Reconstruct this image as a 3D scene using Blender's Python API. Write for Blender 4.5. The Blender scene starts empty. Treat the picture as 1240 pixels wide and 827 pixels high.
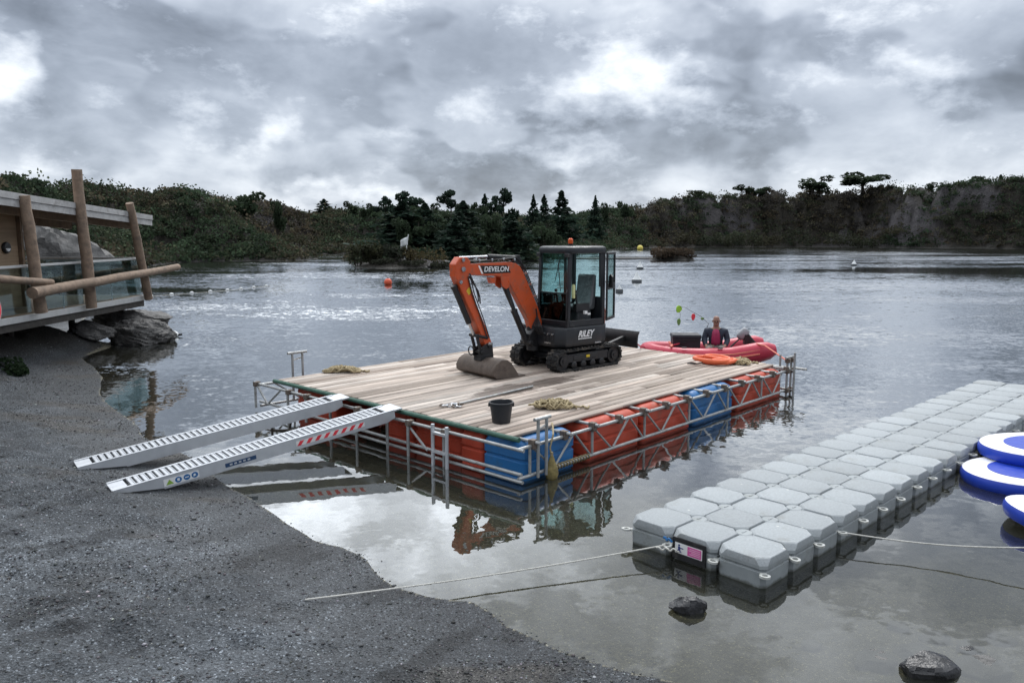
import bpy, math, random
import numpy as np
from mathutils import Vector, Matrix

random.seed(7); RNG = np.random.default_rng(7)
SC = bpy.context.scene; COL = SC.collection
R = math.radians

# ------------------------------------------------------------------ camera
CAM_H, FPX, HOR = 3.3, 950.0, 283.0
PITCH = math.atan((413.5 - HOR) / FPX)
cd = bpy.data.cameras.new('camera'); cam = bpy.data.objects.new('camera', cd); COL.objects.link(cam)
cam.location = (0, 0, CAM_H); cam.rotation_euler = (math.pi/2 - PITCH, 0, 0)
cd.sensor_width = 36; cd.lens = FPX/1240*36; cd.clip_start = 0.05; cd.clip_end = 2000
SC.camera = cam

# ------------------------------------------------------------------ world: hazy sky under broken cloud
SUN_EL, SUN_AZ = R(48), R(14)            # azimuth measured from +Y (view direction) towards +X
W = bpy.data.worlds.new('World'); SC.world = W; W.use_nodes = True
nt = W.node_tree; nt.nodes.clear()
class NG:
    """little node-graph writer"""
    def __init__(s, t): s.t = t
    def n(s, typ, **k):
        x = s.t.nodes.new(typ)
        for a, v in k.items(): setattr(x, a, v)
        return x
    def put(s, sock, v):
        if isinstance(v, bpy.types.NodeSocket): s.t.links.new(v, sock)
        else: sock.default_value = v
    def m(s, op, a, b=0.0, c=0.0, clamp=False):
        x = s.n('ShaderNodeMath', operation=op, use_clamp=clamp)
        s.put(x.inputs[0], a); s.put(x.inputs[1], b)
        if op in ('MULTIPLY_ADD', 'WRAP', 'COMPARE', 'SMOOTH_MIN', 'SMOOTH_MAX'): s.put(x.inputs[2], c)
        return x.outputs[0]
    def vec(s, x, y, z):
        q = s.n('ShaderNodeCombineXYZ'); s.put(q.inputs[0], x); s.put(q.inputs[1], y); s.put(q.inputs[2], z); return q.outputs[0]
    def sep(s, v):
        q = s.n('ShaderNodeSeparateXYZ'); s.put(q.inputs[0], v); return q.outputs
    def vm(s, op, a, b=(0, 0, 0)):
        q = s.n('ShaderNodeVectorMath', operation=op); s.put(q.inputs[0], a); s.put(q.inputs[1], b); return q.outputs[0]
    def scale(s, a, f):
        q = s.n('ShaderNodeVectorMath', operation='SCALE'); s.put(q.inputs[0], a); s.put(q.inputs['Scale'], f); return q.outputs[0]
    def noise(s, v, scale, detail=4, rough=.55, dist=0.0, col=False):
        q = s.n('ShaderNodeTexNoise'); 
        if v is not None: s.put(q.inputs['Vector'], v)
        s.put(q.inputs['Scale'], scale); s.put(q.inputs['Detail'], detail); s.put(q.inputs['Roughness'], rough); s.put(q.inputs['Distortion'], dist)
        return q.outputs['Color'] if col else q.outputs['Fac']
    def voro(s, v, scale, feature='F1', out='Distance', rnd=1.0):
        q = s.n('ShaderNodeTexVoronoi', feature=feature)
        if v is not None: s.put(q.inputs['Vector'], v)
        s.put(q.inputs['Scale'], scale); s.put(q.inputs['Randomness'], rnd); return q.outputs[out]
    def ramp(s, f, *stops):
        q = s.n('ShaderNodeValToRGB'); s.put(q.inputs[0], f); e = q.color_ramp.elements
        while len(e) < len(stops): e.new(.5)
        for i, (p, c) in enumerate(stops):
            e[i].position = p; e[i].color = (*c, 1) if not np.isscalar(c) else (c, c, c, 1)
        return q.outputs[0]
    def rng(s, v, a, b, c=0.0, d=1.0, smooth=True):
        q = s.n('ShaderNodeMapRange', interpolation_type='SMOOTHSTEP' if smooth else 'LINEAR', clamp=True)
        s.put(q.inputs[0], v); s.put(q.inputs[1], a); s.put(q.inputs[2], b); s.put(q.inputs[3], c); s.put(q.inputs[4], d); return q.outputs[0]
    def mix(s, f, a, b, blend='MIX'):
        q = s.n('ShaderNodeMix', data_type='RGBA', blend_type=blend)
        s.put(q.inputs['Factor'], f)
        for nm, v in (('A', a), ('B', b)):
            sk = [i for i in q.inputs if i.name == nm and i.type == 'RGBA'][0]
            s.put(sk, (*v, 1) if isinstance(v, tuple) and len(v) == 3 else v)
        return [o for o in q.outputs if o.type == 'RGBA'][0]
    def link(s, a, b): s.t.links.new(a, b)

g = NG(nt)
D = g.n('ShaderNodeTexCoord').outputs['Generated']
dx, dy, dz = g.sep(D)
zz = g.m('ADD', g.m('MAXIMUM', dz, 0.0), .13)
P = g.vec(g.m('DIVIDE', dx, zz), g.m('DIVIDE', dy, zz), 0.0)
Q = g.vm('MULTIPLY', D, (1.0, 1.0, 1.9))
n1 = g.noise(Q, 2.6, 6, .55, dist=.35)
n2 = g.noise(Q, 7.5, 5, .60, dist=.25)
n4 = g.noise(Q, 9.0, 6, .62)
yy = g.m('MAXIMUM', dy, .08)
n3 = g.sep(g.noise(D, 7.0, 4, .6, col=True))
gx = g.m('ADD', g.m('DIVIDE', dx, yy), g.m('MULTIPLY', g.m('SUBTRACT', n3[0], .5), .26))
gy = g.m('ADD', g.m('DIVIDE', dz, yy), g.m('MULTIPLY', g.m('SUBTRACT', n3[1], .5), .13))
def blob(px, py, sx, sy):
    a = g.m('DIVIDE', g.m('SUBTRACT', gx, (px-620)/950), sx/950); b = g.m('DIVIDE', g.m('SUBTRACT', gy, (283-py)/950), sy/950)
    r2 = g.m('ADD', g.m('MULTIPLY', a, a), g.m('MULTIPLY', b, b))
    return g.m('POWER', 2.718, g.m('MULTIPLY', r2, -1.0))
def total(lst):
    acc = 0.0
    for px, py, sx, sy, w in lst: acc = g.m('MULTIPLY_ADD', blob(px, py, sx, sy), w, acc)
    return acc
bright = total([(765, 118, 85, 34, 1.0), (690, 185, 70, 22, .45), (352, 145, 48, 30, .95), (15, 85, 55, 45, 1.0), (1105, 85, 62, 34, .8), (975, 95, 40, 18, .5),
                (455, 10, 40, 34, .45), (555, 140, 55, 22, .5), (205, 128, 50, 20, .26), (520, 236, 110, 12, .42), (1070, 15, 70, 25, .45), (60, 205, 90, 20, .2), (370, 230, 40, 14, .5)])
dark = total([(560, 70, 120, 55, .8), (885, 75, 52, 85, .8), (60, 160, 90, 60, .35), (1195, 110, 60, 60, .45), (800, 190, 70, 22, .5), (270, 40, 110, 40, .5), (400, 195, 60, 22, .35), (1000, 160, 80, 40, .3)])
# clouds: grey underside, brighter where the deck is thin
n5 = g.noise(Q, 17.0, 5, .65)
edge = g.m('ADD', g.m('MULTIPLY', g.m('SUBTRACT', n4, .5), 2.1), g.m('MULTIPLY', g.m('SUBTRACT', n5, .5), 1.5))
lit = g.m('MULTIPLY_ADD', bright, 1.15, g.m('MULTIPLY', edge, 1.3))
thin = g.m('ADD', g.m('MULTIPLY', g.rng(lit, .22, 1.6, 0.0, 1.0, smooth=False), .62), g.m('MULTIPLY', g.rng(bright, 0, 1, 0, 1), .17))
base = g.m('ADD', .325, g.m('MULTIPLY', g.m('SUBTRACT', n1, .5), .55))
base = g.m('ADD', base, g.m('MULTIPLY', g.m('SUBTRACT', n2, .5), .36))
fold = g.noise(g.vm('ADD', Q, g.scale(g.vm('SUBTRACT', g.noise(Q, 5.0, 3, .5, col=True), (.5, .5, .5)), .35)), 3.6, 3, .5)
base = g.m('ADD', base, g.m('MULTIPLY', g.m('SUBTRACT', g.rng(fold, .455, .54, 0, 1), .5), .13))      # folds of the cloud deck with firmer edges
base = g.m('ADD', base, g.m('MULTIPLY', g.rng(dz, .15, .02, 0, 1), g.rng(n2, .35, .65, .02, .15)))
base = g.m('MULTIPLY', base, g.m('SUBTRACT', 1.0, g.m('MULTIPLY', dark, .50)))
lum = g.m('ADD', g.m('MAXIMUM', base, .10), g.m('MULTIPLY', thin, .62))
# the cloud deck is thinner overhead and brighter, as an overcast sky is
up = g.rng(dz, .17, .55, 1.0, 3.5)
lum = g.m('MULTIPLY', lum, up)
gap = g.m('MULTIPLY', blob(420, -112, 165, 55), g.rng(g.m('ADD', g.m('MULTIPLY', n1, .5), g.m('MULTIPLY', n4, .5)), .38, .60, .2, 1.25))
lum = g.m('ADD', lum, g.m('MULTIPLY', gap, 2.1))
back = g.rng(dy, -.35, .3, .62, 1.0)
lum = g.m('MULTIPLY', lum, back)
tint = g.mix(g.rng(lum, .14, .75, 0, 1), (.83, .955, 1.17), (.95, 1.0, 1.06))
cloud = g.n('ShaderNodeVectorMath', operation='SCALE'); g.put(cloud.inputs[0], tint); g.put(cloud.inputs['Scale'], lum)
sky = g.n('ShaderNodeTexSky', sky_type='NISHITA', sun_disc=False, sun_elevation=SUN_EL, sun_rotation=SUN_AZ)
CLEAR = .08                                 # how much of the clear sky shows through the cloud deck
b1 = g.n('ShaderNodeBackground'); g.link(sky.outputs[0], b1.inputs[0]); b1.inputs[1].default_value = .06
b2 = g.n('ShaderNodeBackground'); g.link(cloud.outputs[0], b2.inputs[0]); b2.inputs[1].default_value = 1.0
ms = g.n('ShaderNodeMixShader'); ms.inputs[0].default_value = 1-CLEAR
g.link(b1.outputs[0], ms.inputs[1]); g.link(b2.outputs[0], ms.inputs[2])
wo = g.n('ShaderNodeOutputWorld'); g.link(ms.outputs[0], wo.inputs[0])

ld = bpy.data.lights.new('sun', 'SUN'); ld.energy = 0.9; ld.angle = R(25); ld.color = (1, .98, .95)
sun = bpy.data.objects.new('sun', ld); COL.objects.link(sun)
sd = Vector((math.cos(SUN_EL)*math.sin(SUN_AZ), math.cos(SUN_EL)*math.cos(SUN_AZ), math.sin(SUN_EL)))
sun.rotation_euler = sd.to_track_quat('Z', 'Y').to_euler(); sun.location = sd*60
CY = SC.cycles
CY.max_bounces = 5; CY.diffuse_bounces = 2; CY.glossy_bounces = 3; CY.transmission_bounces = 3; CY.transparent_max_bounces = 8
CY.caustics_reflective = False; CY.caustics_refractive = False; CY.sample_clamp_indirect = 4.0
W.cycles.sampling_method = 'MANUAL'; W.cycles.sample_map_resolution = 512
VS = SC.view_settings
VS.view_transform = 'Standard'; VS.look = 'None'; VS.exposure = 0.72; VS.gamma = 1.0; VS.use_curve_mapping = False

# ------------------------------------------------------------------ helpers
def at(px, py, z=0.0):
    """the point at height z that the photograph shows at (px, py)"""
    x = (px-620)/FPX; y = -(py-413.5)/FPX
    d = (x, math.cos(PITCH)+y*math.sin(PITCH), -math.sin(PITCH)+y*math.cos(PITCH))
    t = (z-CAM_H)/d[2]
    return Vector((d[0]*t, d[1]*t, z))
def atd(px, py, depth):
    """the point at ground distance depth along +Y that the photograph shows at (px, py)"""
    x = (px-620)/FPX; y = -(py-413.5)/FPX
    d = (x, math.cos(PITCH)+y*math.sin(PITCH), -math.sin(PITCH)+y*math.cos(PITCH)); t = depth/d[1]
    return Vector((d[0]*t, depth, CAM_H+d[2]*t))

class MB:
    def __init__(s): s.v = []; s.f = []; s.mi = []; s.cur = 0; s.uvd = None
    def add(s, vs, fs):
        o = len(s.v); s.v += [tuple(p) for p in vs]; s.f += [tuple(i+o for i in f) for f in fs]; s.mi += [s.cur]*len(fs); return s
    def mat(s, i): s.cur = i; return s
    def box(s, a, b, M=None):
        x0, y0, z0 = a; x1, y1, z1 = b
        vs = [Vector(p) for p in ((x0,y0,z0),(x1,y0,z0),(x1,y1,z0),(x0,y1,z0),(x0,y0,z1),(x1,y0,z1),(x1,y1,z1),(x0,y1,z1))]
        if M is not None: vs = [M @ p for p in vs]
        return s.add(vs, [(3,2,1,0),(4,5,6,7),(0,1,5,4),(1,2,6,5),(2,3,7,6),(3,0,4,7)])
    def tube(s, p0, p1, r0, r1=None, n=8, caps=True): return s.path([p0, p1], [r0, r0 if r1 is None else r1], n, caps)
    def path(s, pts, r, n=6, caps=True, closed=False):
        pts = [Vector(p) for p in pts]; k = len(pts)
        rs = [r]*k if np.isscalar(r) else list(r)
        vs = []; ref = None
        for i, p in enumerate(pts):
            a = pts[(i-1) % k] if (i > 0 or closed) else p; b = pts[(i+1) % k] if (i < k-1 or closed) else p
            t = (b-a); t = t.normalized() if t.length > 1e-9 else Vector((0,0,1))
            if ref is None: ref = Vector((0,0,1)) if abs(t.z) < .9 else Vector((1,0,0))
            x = ref - t*ref.dot(t)
            if x.length < 1e-6: x = t.orthogonal()
            x.normalize(); ref = x; y = t.cross(x)
            for j in range(n):
                q = 2*math.pi*j/n; vs.append(p + x*(math.cos(q)*rs[i]) + y*(math.sin(q)*rs[i]))
        fs = []
        for i in range(k if closed else k-1):
            a = i*n; b = ((i+1) % k)*n
            for j in range(n): fs.append((a+j, a+(j+1) % n, b+(j+1) % n, b+j))
        if caps and not closed: fs.append(tuple(range(n-1, -1, -1))); fs.append(tuple((k-1)*n+j for j in range(n)))
        return s.add(vs, fs)
    def loft(s, rings, cap0=True, cap1=True):
        n = len(rings[0]); vs = [p for r in rings for p in r]; fs = []
        for i in range(len(rings)-1):
            for j in range(n): fs.append((i*n+j, i*n+(j+1) % n, (i+1)*n+(j+1) % n, (i+1)*n+j))
        if cap0: fs.append(tuple(range(n-1, -1, -1)))
        if cap1: fs.append(tuple((len(rings)-1)*n+j for j in range(n)))
        return s.add(vs, fs)
    def lathe(s, prof, c=(0,0,0), n=20, cap0=True, cap1=True, M=None):
        rings = [[Vector((c[0]+r*math.cos(2*math.pi*j/n), c[1]+r*math.sin(2*math.pi*j/n), c[2]+z)) for j in range(n)] for r, z in prof]
        if M is not None: rings = [[M @ p for p in q] for q in rings]
        return s.loft(rings, cap0, cap1)
    def prism(s, poly, y0, y1, M=None, plane='xz'):
        """polygon in xz pulled along y (or xy pulled along z)"""
        mk = (lambda p, q: Vector((p[0], q, p[1]))) if plane == 'xz' else (lambda p, q: Vector((p[0], p[1], q)))
        n = len(poly); vs = [mk(p, y0) for p in poly]+[mk(p, y1) for p in poly]
        if M is not None: vs = [M @ p for p in vs]
        area = sum(poly[i][0]*poly[(i+1) % n][1]-poly[(i+1) % n][0]*poly[i][1] for i in range(n))
        fs = [tuple(range(n)), tuple(range(2*n-1, n-1, -1))]+[(i, i+n, (i+1) % n+n, (i+1) % n) for i in range(n)]
        if (area < 0) == (plane == 'xz'): fs = [tuple(reversed(f)) for f in fs]
        return s.add(vs, fs)
    def ball(s, c, r, n=10, m=7, sc=(1,1,1), M=None):
        rings = []
        for i in range(m+1):
            q = math.pi*(i+.02)/(m+.04)
            rings.append([Vector((c[0]+r*sc[0]*math.sin(q)*math.cos(2*math.pi*j/n), c[1]+r*sc[1]*math.sin(q)*math.sin(2*math.pi*j/n), c[2]-r*sc[2]*math.cos(q))) for j in range(n)])
        if M is not None: rings = [[M @ p for p in q] for q in rings]
        return s.loft(rings)
    def build(s, name, mats, parent=None, smooth=35, bevel=0, loc=None, rotz=0):
        me = bpy.data.meshes.new(name); me.from_pydata(s.v, [], s.f)
        for m_ in (mats if isinstance(mats, (list, tuple)) else [mats]): me.materials.append(m_)
        if any(s.mi): me.polygons.foreach_set('material_index', s.mi)
        if smooth:
            me.polygons.foreach_set('use_smooth', [True]*len(me.polygons)); me.set_sharp_from_angle(angle=R(smooth))
        me.validate(); me.update()
        o = bpy.data.objects.new(name, me); COL.objects.link(o)
        if parent is not None: o.parent = parent
        if loc is not None: o.location = loc
        if rotz: o.rotation_euler.z = rotz
        if bevel:
            b = o.modifiers.new('bevel', 'BEVEL'); b.width = bevel; b.segments = 2; b.limit_method = 'ANGLE'; b.angle_limit = R(40)
        return o
def tag(o, label=None, cat=None, group=None, kind=None):
    if label: o['label'] = label
    if cat: o['category'] = cat
    if group: o['group'] = group
    if kind: o['kind'] = kind
    return o
def thing(name, label, cat, loc=(0,0,0), rotz=0, group=None):
    o = bpy.data.objects.new(name, None); COL.objects.link(o); o.location = loc; o.rotation_euler.z = rotz; o.empty_display_size = .2
    return tag(o, label, cat, group)
def kids(o): return [c for c in bpy.data.objects if c.parent == o]
def dup(root, loc, rotz=0, scale=None, label=None, group=None):
    r = root.copy(); COL.objects.link(r); r.location = loc; r.rotation_euler.z = rotz
    if scale is not None: r.scale = scale
    if label: r['label'] = label
    if group: r['group'] = group
    for ch in KIDS.get(root.name) or KIDS.setdefault(root.name, kids(root)):
        c = ch.copy(); COL.objects.link(c); c.parent = r
    return r
KIDS = {}
def raw_mesh(name, V, F, mat, colors=None, smooth=False, nside=4):
    """numpy verts (n,3) and faces (m,k) to one mesh object, optional per-face colour"""
    V = np.asarray(V, np.float32); F = np.asarray(F, np.int32); k = F.shape[1]; m = F.shape[0]
    me = bpy.data.meshes.new(name); me.vertices.add(len(V)); me.vertices.foreach_set('co', V.ravel())
    me.loops.add(m*k); me.loops.foreach_set('vertex_index', F.ravel())
    me.polygons.add(m); me.polygons.foreach_set('loop_start', np.arange(0, m*k, k, dtype=np.int32))
    try: me.polygons.foreach_set('loop_total', np.full(m, k, np.int32))
    except Exception: pass
    if smooth: me.polygons.foreach_set('use_smooth', np.ones(m, bool))
    me.update(calc_edges=True)
    if colors is not None:
        colors = np.asarray(colors, np.float32)
        if len(colors) == len(V):
            a = me.color_attributes.new('tone', 'FLOAT_COLOR', 'POINT'); c4 = np.ones((len(V), 4), np.float32); c4[:, :3] = colors
        else:
            a = me.color_attributes.new('tone', 'FLOAT_COLOR', 'CORNER'); c4 = np.ones((m*k, 4), np.float32); c4[:, :3] = np.repeat(colors, k, 0)
        a.data.foreach_set('color', c4.ravel())
    me.materials.append(mat)
    o = bpy.data.objects.new(name, me); COL.objects.link(o); return o

# numpy value noise -------------------------------------------------
_perm = np.random.default_rng(3).permutation(4096)
def vnoise(x, y):
    xi = np.floor(x).astype(np.int64); yi = np.floor(y).astype(np.int64); fx = x-xi; fy = y-yi
    fx = fx*fx*(3-2*fx); fy = fy*fy*(3-2*fy)
    h = lambda a, b: _perm[(_perm[a & 4095]+b) & 4095]/4095.0
    return (h(xi, yi)*(1-fx)+h(xi+1, yi)*fx)*(1-fy)+(h(xi, yi+1)*(1-fx)+h(xi+1, yi+1)*fx)*fy
def fbm(x, y, o=4, g_=.5):
    s = 0; a = 1; t = 0
    for i in range(o): s = s+a*vnoise(x*2**i+i*17.3, y*2**i+i*9.1); t += a; a *= g_
    return s/t
def sstep(a, b, x): t = np.clip((x-a)/(b-a), 0, 1); return t*t*(3-2*t)

# ------------------------------------------------------------------ materials
def material(name, col=(.5,.5,.5), rough=.6, metal=0.0, var=.15, vscale=6.0, bump=.0, bscale=40.0, dirt=None, dirt_amt=.0, dirt_scale=3.0, attr=False, spec=.5, coat=0.0, rvar=.12, own=False):
    m = bpy.data.materials.new(name); m.use_nodes = True; q = NG(m.node_tree); b = m.node_tree.nodes['Principled BSDF']
    tc = q.n('ShaderNodeTexCoord').outputs['Object']
    if own:                                    # every copy weathers in its own way
        rn = q.n('ShaderNodeObjectInfo').outputs['Random']; tc = q.vm('ADD', tc, q.vec(q.m('MULTIPLY', rn, 71.0), q.m('MULTIPLY', rn, -43.0), q.m('MULTIPLY', rn, 29.0)))
    n = q.noise(tc, vscale, 6, .62)
    if attr:
        at_ = q.n('ShaderNodeAttribute', attribute_name='tone').outputs['Color']; basec = q.mix(1.0, at_, (*col,), 'MULTIPLY')
    else:
        basec = q.mix(0.0, (*col,), (*col,))
    f = q.rng(n, .25, .75, 1-var, 1+var, smooth=False)
    c = q.n('ShaderNodeVectorMath', operation='SCALE'); q.put(c.inputs[0], basec); q.put(c.inputs['Scale'], f); c = c.outputs[0]
    if dirt is not None:
        d = q.rng(q.noise(tc, dirt_scale, 8, .7), .62-.35*dirt_amt, .78-.2*dirt_amt, 0, min(1, .35+dirt_amt)); c = q.mix(d, c, dirt)
    q.put(b.inputs['Base Color'], c)
    q.put(b.inputs['Roughness'], q.rng(q.noise(tc, vscale*1.7, 4, .6), .3, .7, max(.03, rough-rvar), min(1, rough+rvar), smooth=False))
    b.inputs['Metallic'].default_value = metal; b.inputs['Specular IOR Level'].default_value = spec; b.inputs['Coat Weight'].default_value = coat
    if bump:
        bp = q.n('ShaderNodeBump'); bp.inputs['Strength'].default_value = 1.0; bp.inputs['Distance'].default_value = bump
        q.put(bp.inputs['Height'], q.noise(tc, bscale, 5, .6)); q.link(bp.outputs[0], b.inputs['Normal'])
    return m
def glass(name, col=(.75,.9,.88), a=.25):
    m = bpy.data.materials.new(name); m.use_nodes = True; q = NG(m.node_tree); t = m.node_tree; t.nodes.clear()
    fr = q.n('ShaderNodeFresnel'); fr.inputs[0].default_value = 1.35
    tr = q.n('ShaderNodeBsdfTransparent'); tr.inputs[0].default_value = (*col, 1)
    gl = q.n('ShaderNodeBsdfGlossy'); gl.inputs['Roughness'].default_value = .03
    mx = q.n('ShaderNodeMixShader'); q.put(mx.inputs[0], q.m('MULTIPLY', fr.outputs[0], a)); q.link(tr.outputs[0], mx.inputs[1]); q.link(gl.outputs[0], mx.inputs[2])
    o = q.n('ShaderNodeOutputMaterial'); q.link(mx.outputs[0], o.inputs[0]); return m

M_ORANGE = material('orange_paint', (.56,.085,.022), .42, var=.14, dirt=(.19,.12,.085), dirt_amt=.36, dirt_scale=5, rvar=.15)
M_CHAR = material('charcoal_paint', (.016,.018,.022), .42, var=.2, dirt=(.10,.095,.09), dirt_amt=.12, dirt_scale=4)
M_BLACK = material('black_steel', (.012,.012,.014), .5, var=.3, dirt=(.11,.10,.09), dirt_amt=.15, dirt_scale=5)
M_RUBBER = material('track_rubber', (.014,.014,.015), .85, var=.35, vscale=12, dirt=(.13,.11,.09), dirt_amt=.42, dirt_scale=6, bump=.004)
M_STEEL = material('bright_steel', (.55,.56,.58), .28, 1.0, var=.1)
M_MUD = material('worn_bucket_steel', (.118,.092,.076), .72, .15, var=.35, vscale=5, dirt=(.05,.035,.028), dirt_amt=.35, dirt_scale=4, bump=.003)
M_CABGLASS = glass('cab_glass', (.80,.945,.935), .6)
M_DARKGLASS = glass('dark_cab_glass', (.26,.36,.36), .6)
M_GLASS = glass('balustrade_glass', (.72,.80,.80), .4)
M_SEAT = material('seat_wrap', (.07,.075,.08), .35, var=.5, vscale=9, bump=.02, bscale=10)
M_WHITE = material('white_lettering', (.8,.8,.8), .5, var=.03)
M_YEL = material('yellow_label', (.62,.45,.03), .5)
M_AMBER = material('amber_beacon', (.75,.11,.02), .25)
M_GALV = material('galvanised_tube', (.36,.37,.37), .5, .55, var=.25, vscale=9, dirt=(.16,.11,.07), dirt_amt=.22, dirt_scale=5)
M_COUPLER = material('rusty_coupler', (.16,.13,.11), .65, .5, var=.4, vscale=20)
M_GREEN = material('green_edge_pole', (.035,.105,.075), .6, var=.3, dirt=(.13,.13,.11), dirt_amt=.3)
M_ALU = material('aluminium', (.60,.62,.65), .42, .55, var=.06, dirt=(.4,.4,.4), dirt_amt=.2, dirt_scale=3)
M_RED = material('red_plastic', (.49,.062,.028), .55, var=.13, vscale=3, dirt=(.22,.10,.06), dirt_amt=.25, dirt_scale=2.5)
M_BLUE = material('blue_plastic', (.016,.14,.37), .5, var=.15, vscale=3, dirt=(.05,.12,.20), dirt_amt=.25, dirt_scale=2.5)
M_DOCK = material('grey_dock_plastic', (.34,.365,.378), .62, var=.10, vscale=4, dirt=(.20,.20,.17), dirt_amt=.22, dirt_scale=3.0, bump=.0015, bscale=120)
M_DOCKSIDE_ = material('grey_dock_side', own=True, col=(.285,.31,.32), rough=.55, var=.14, vscale=5, dirt=(.13,.125,.09), dirt_amt=.28, dirt_scale=4)
M_DOCKSIDE = M_DOCKSIDE_
_q = NG(M_DOCKSIDE.node_tree); _b = M_DOCKSIDE.node_tree.nodes['Principled BSDF']; _src = _b.inputs['Base Color'].links[0].from_socket
_tc = _q.n('ShaderNodeTexCoord').outputs['Object']                     # weed and slime left along the waterline
_h = _q.m('ADD', _q.sep(_tc)[2], _q.m('MULTIPLY', _q.m('SUBTRACT', _q.noise(_tc, 9, 5, .65), .5), .10))
_q.put(_b.inputs['Base Color'], _q.mix(_q.rng(_h, .045, .0, 0, .8), _src, (.045, .046, .032)))
M_LUG = material('dock_lug_plastic', (.52,.53,.51), .6, var=.15, dirt=(.2,.19,.12), dirt_amt=.3, dirt_scale=12)
M_ROPE = material('tan_rope', (.36,.29,.17), .9, var=.4, vscale=30, bump=.004, bscale=90)
M_CORD = material('pale_rope', (.55,.54,.50), .85, var=.25, vscale=30)
M_BUCKET = material('black_plastic', (.018,.021,.027), .55, var=.2)
M_SUPW = material('white_board_skin', (.80,.80,.82), .42, var=.04, dirt=(.55,.55,.55), dirt_amt=.1)
M_SUPB = material('blue_board_skin', (.016,.055,.44), .4, var=.08)
M_BOAT = material('red_boat_skin', (.50,.028,.062), .42, var=.12, vscale=3, dirt=(.45,.10,.11), dirt_amt=.15)
M_PINK = material('salmon_strap', (.72,.20,.14), .7, var=.15)
M_HOSE = material('orange_hose', (.80,.155,.06), .55, var=.12)
M_SKIN = material('skin', (.30,.165,.12), .55, var=.08)
M_NAVY = material('navy_jacket', (.017,.024,.042), .75, var=.3, vscale=14, bump=.01, bscale=16)
M_VEST = material('pink_life_vest', (.30,.018,.075), .65, var=.25, vscale=12, bump=.008, bscale=18)
M_TROUS = material('grey_trousers', (.17,.16,.15), .85, var=.3, bump=.008, bscale=16)
M_SIGNP = material('pink_sign', (.66,.12,.36), .45, var=.05)
M_NAVYMARK = material('navy_mark', (.03,.045,.2), .5)
M_BUOYO = material('orange_buoy_skin', (.68,.10,.04), .5); M_BUOYY = material('yellow_buoy_skin', (.72,.60,.12), .5)
M_BUOYW = material('white_buoy_skin', (.74,.76,.76), .5); M_BUOYG = material('dark_buoy_base', (.10,.11,.12), .6)
M_LIME = material('lime_pennant', (.34,.62,.05), .6); M_LIMED = material('dull_green_pennant', (.16,.28,.08), .6); M_REDF = material('red_pennant', (.78,.05,.07), .6)
M_ROCK = material('dark_wet_rock', (.020,.020,.022), .36, var=.5, vscale=5, bump=.05, bscale=5)
M_ROCKL = material('pale_rock', (.14,.135,.13), .75, var=.6, vscale=2.2, bump=.10, bscale=3.5, dirt=(.06,.058,.055), dirt_amt=.4, dirt_scale=1.5)
M_BARK = material('dark_bark', (.035,.028,.022), .9, var=.4)
M_LEAF = material('leaf_tone', (1,1,1), .75, var=.0, attr=True, spec=.15)
_q = NG(M_LEAF.node_tree); _b = M_LEAF.node_tree.nodes['Principled BSDF']; _o = M_LEAF.node_tree.nodes['Material Output']
_t = _q.n('ShaderNodeBsdfTranslucent'); _q.link(_b.inputs['Base Color'].links[0].from_socket, _t.inputs[0]); _x = _q.n('ShaderNodeMixShader'); _x.inputs[0].default_value = .42
_q.link(_b.outputs[0], _x.inputs[1]); _q.link(_t.outputs[0], _x.inputs[2]); _q.link(_x.outputs[0], _o.inputs[0])
# ------------------------------------------------------------------ terrain
near_shore = [(833,827),(752,810),(679,788),(645,773),(612,758),(594,742),(571,729),(520,722),(481,711),(458,697),(440,676),(417,661),(382,653),(352,634),(336,623),(312,607),(289,595),(270,584),(258,576),(240,562),(222,547),(196,538),(173,529),(165,516),(152,504),(139,495),(126,486),(122,477),(124,457),(113,444),(98,433)]
lake = [tuple(at(*p)[:2]) for p in near_shore]
lake += [(-11.9,22.6),(-13.3,23.6),(-14.5,26),(-17,31),(-21,37),(-25,44),(-28.5,53)]
lake += [tuple(at(*p)[:2]) for p in [(110,328),(180,322),(215,319),(251,317),(300,316),(339,316),(360,315),(374,314),(379,308.5),(405,307.5),(428,308),(436,314),(424,324.5),(450,326),(490,326),(520,325),(545,322),(570,320),(610,318.5),(650,316),(690,310),(715,306),(735,303.5),(760,301),(800,300),(860,299.5),(950,299.3),(1040,299.6),(1100,300.5),(1180,301),(1240,301.5),(1330,303)]]
lake += [(165,120),(110,40),(60,12),(25,4.5),(12,3.2),(6,3.6),(3,4.5)]
LK = np.array(lake)
def lake_sd(x, y):
    """signed distance to the shoreline, positive on land"""
    sh = x.shape; x = x.ravel(); y = y.ravel(); best = np.full(x.shape, 1e9); ins = np.zeros(x.shape, bool)
    for i in range(len(LK)):
        a = LK[i]; b = LK[(i+1) % len(LK)]; ex, ey = b-a
        t = np.clip(((x-a[0])*ex+(y-a[1])*ey)/(ex*ex+ey*ey), 0, 1)
        best = np.minimum(best, (x-a[0]-t*ex)**2+(y-a[1]-t*ey)**2)
        c = ((a[1] > y) != (b[1] > y))
        with np.errstate(divide='ignore', invalid='ignore'):
            xi = a[0]+(y-a[1])*ex/(ey if ey != 0 else 1e-9)
        ins ^= c & (x < xi)
    d = np.sqrt(best); d[ins] *= -1
    return d.reshape(sh)
PXT = np.array([-400,-100,0,100,180,270,330,360,400,450,560,640,700,750,800,870,950,1050,1150,1240,1400,1700])
YSK = np.array([188,191,197,209,231,235,245,256,255,254,256,256,254,251,246,239,233,228,226,218,212,215])
RDP = np.array([40,58,66,76,93,112,120,130,150,140,125,128,150,180,203,206,205,202,198,192,180,140])
ZRD = CAM_H+(HOR-YSK)/FPX*RDP
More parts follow.
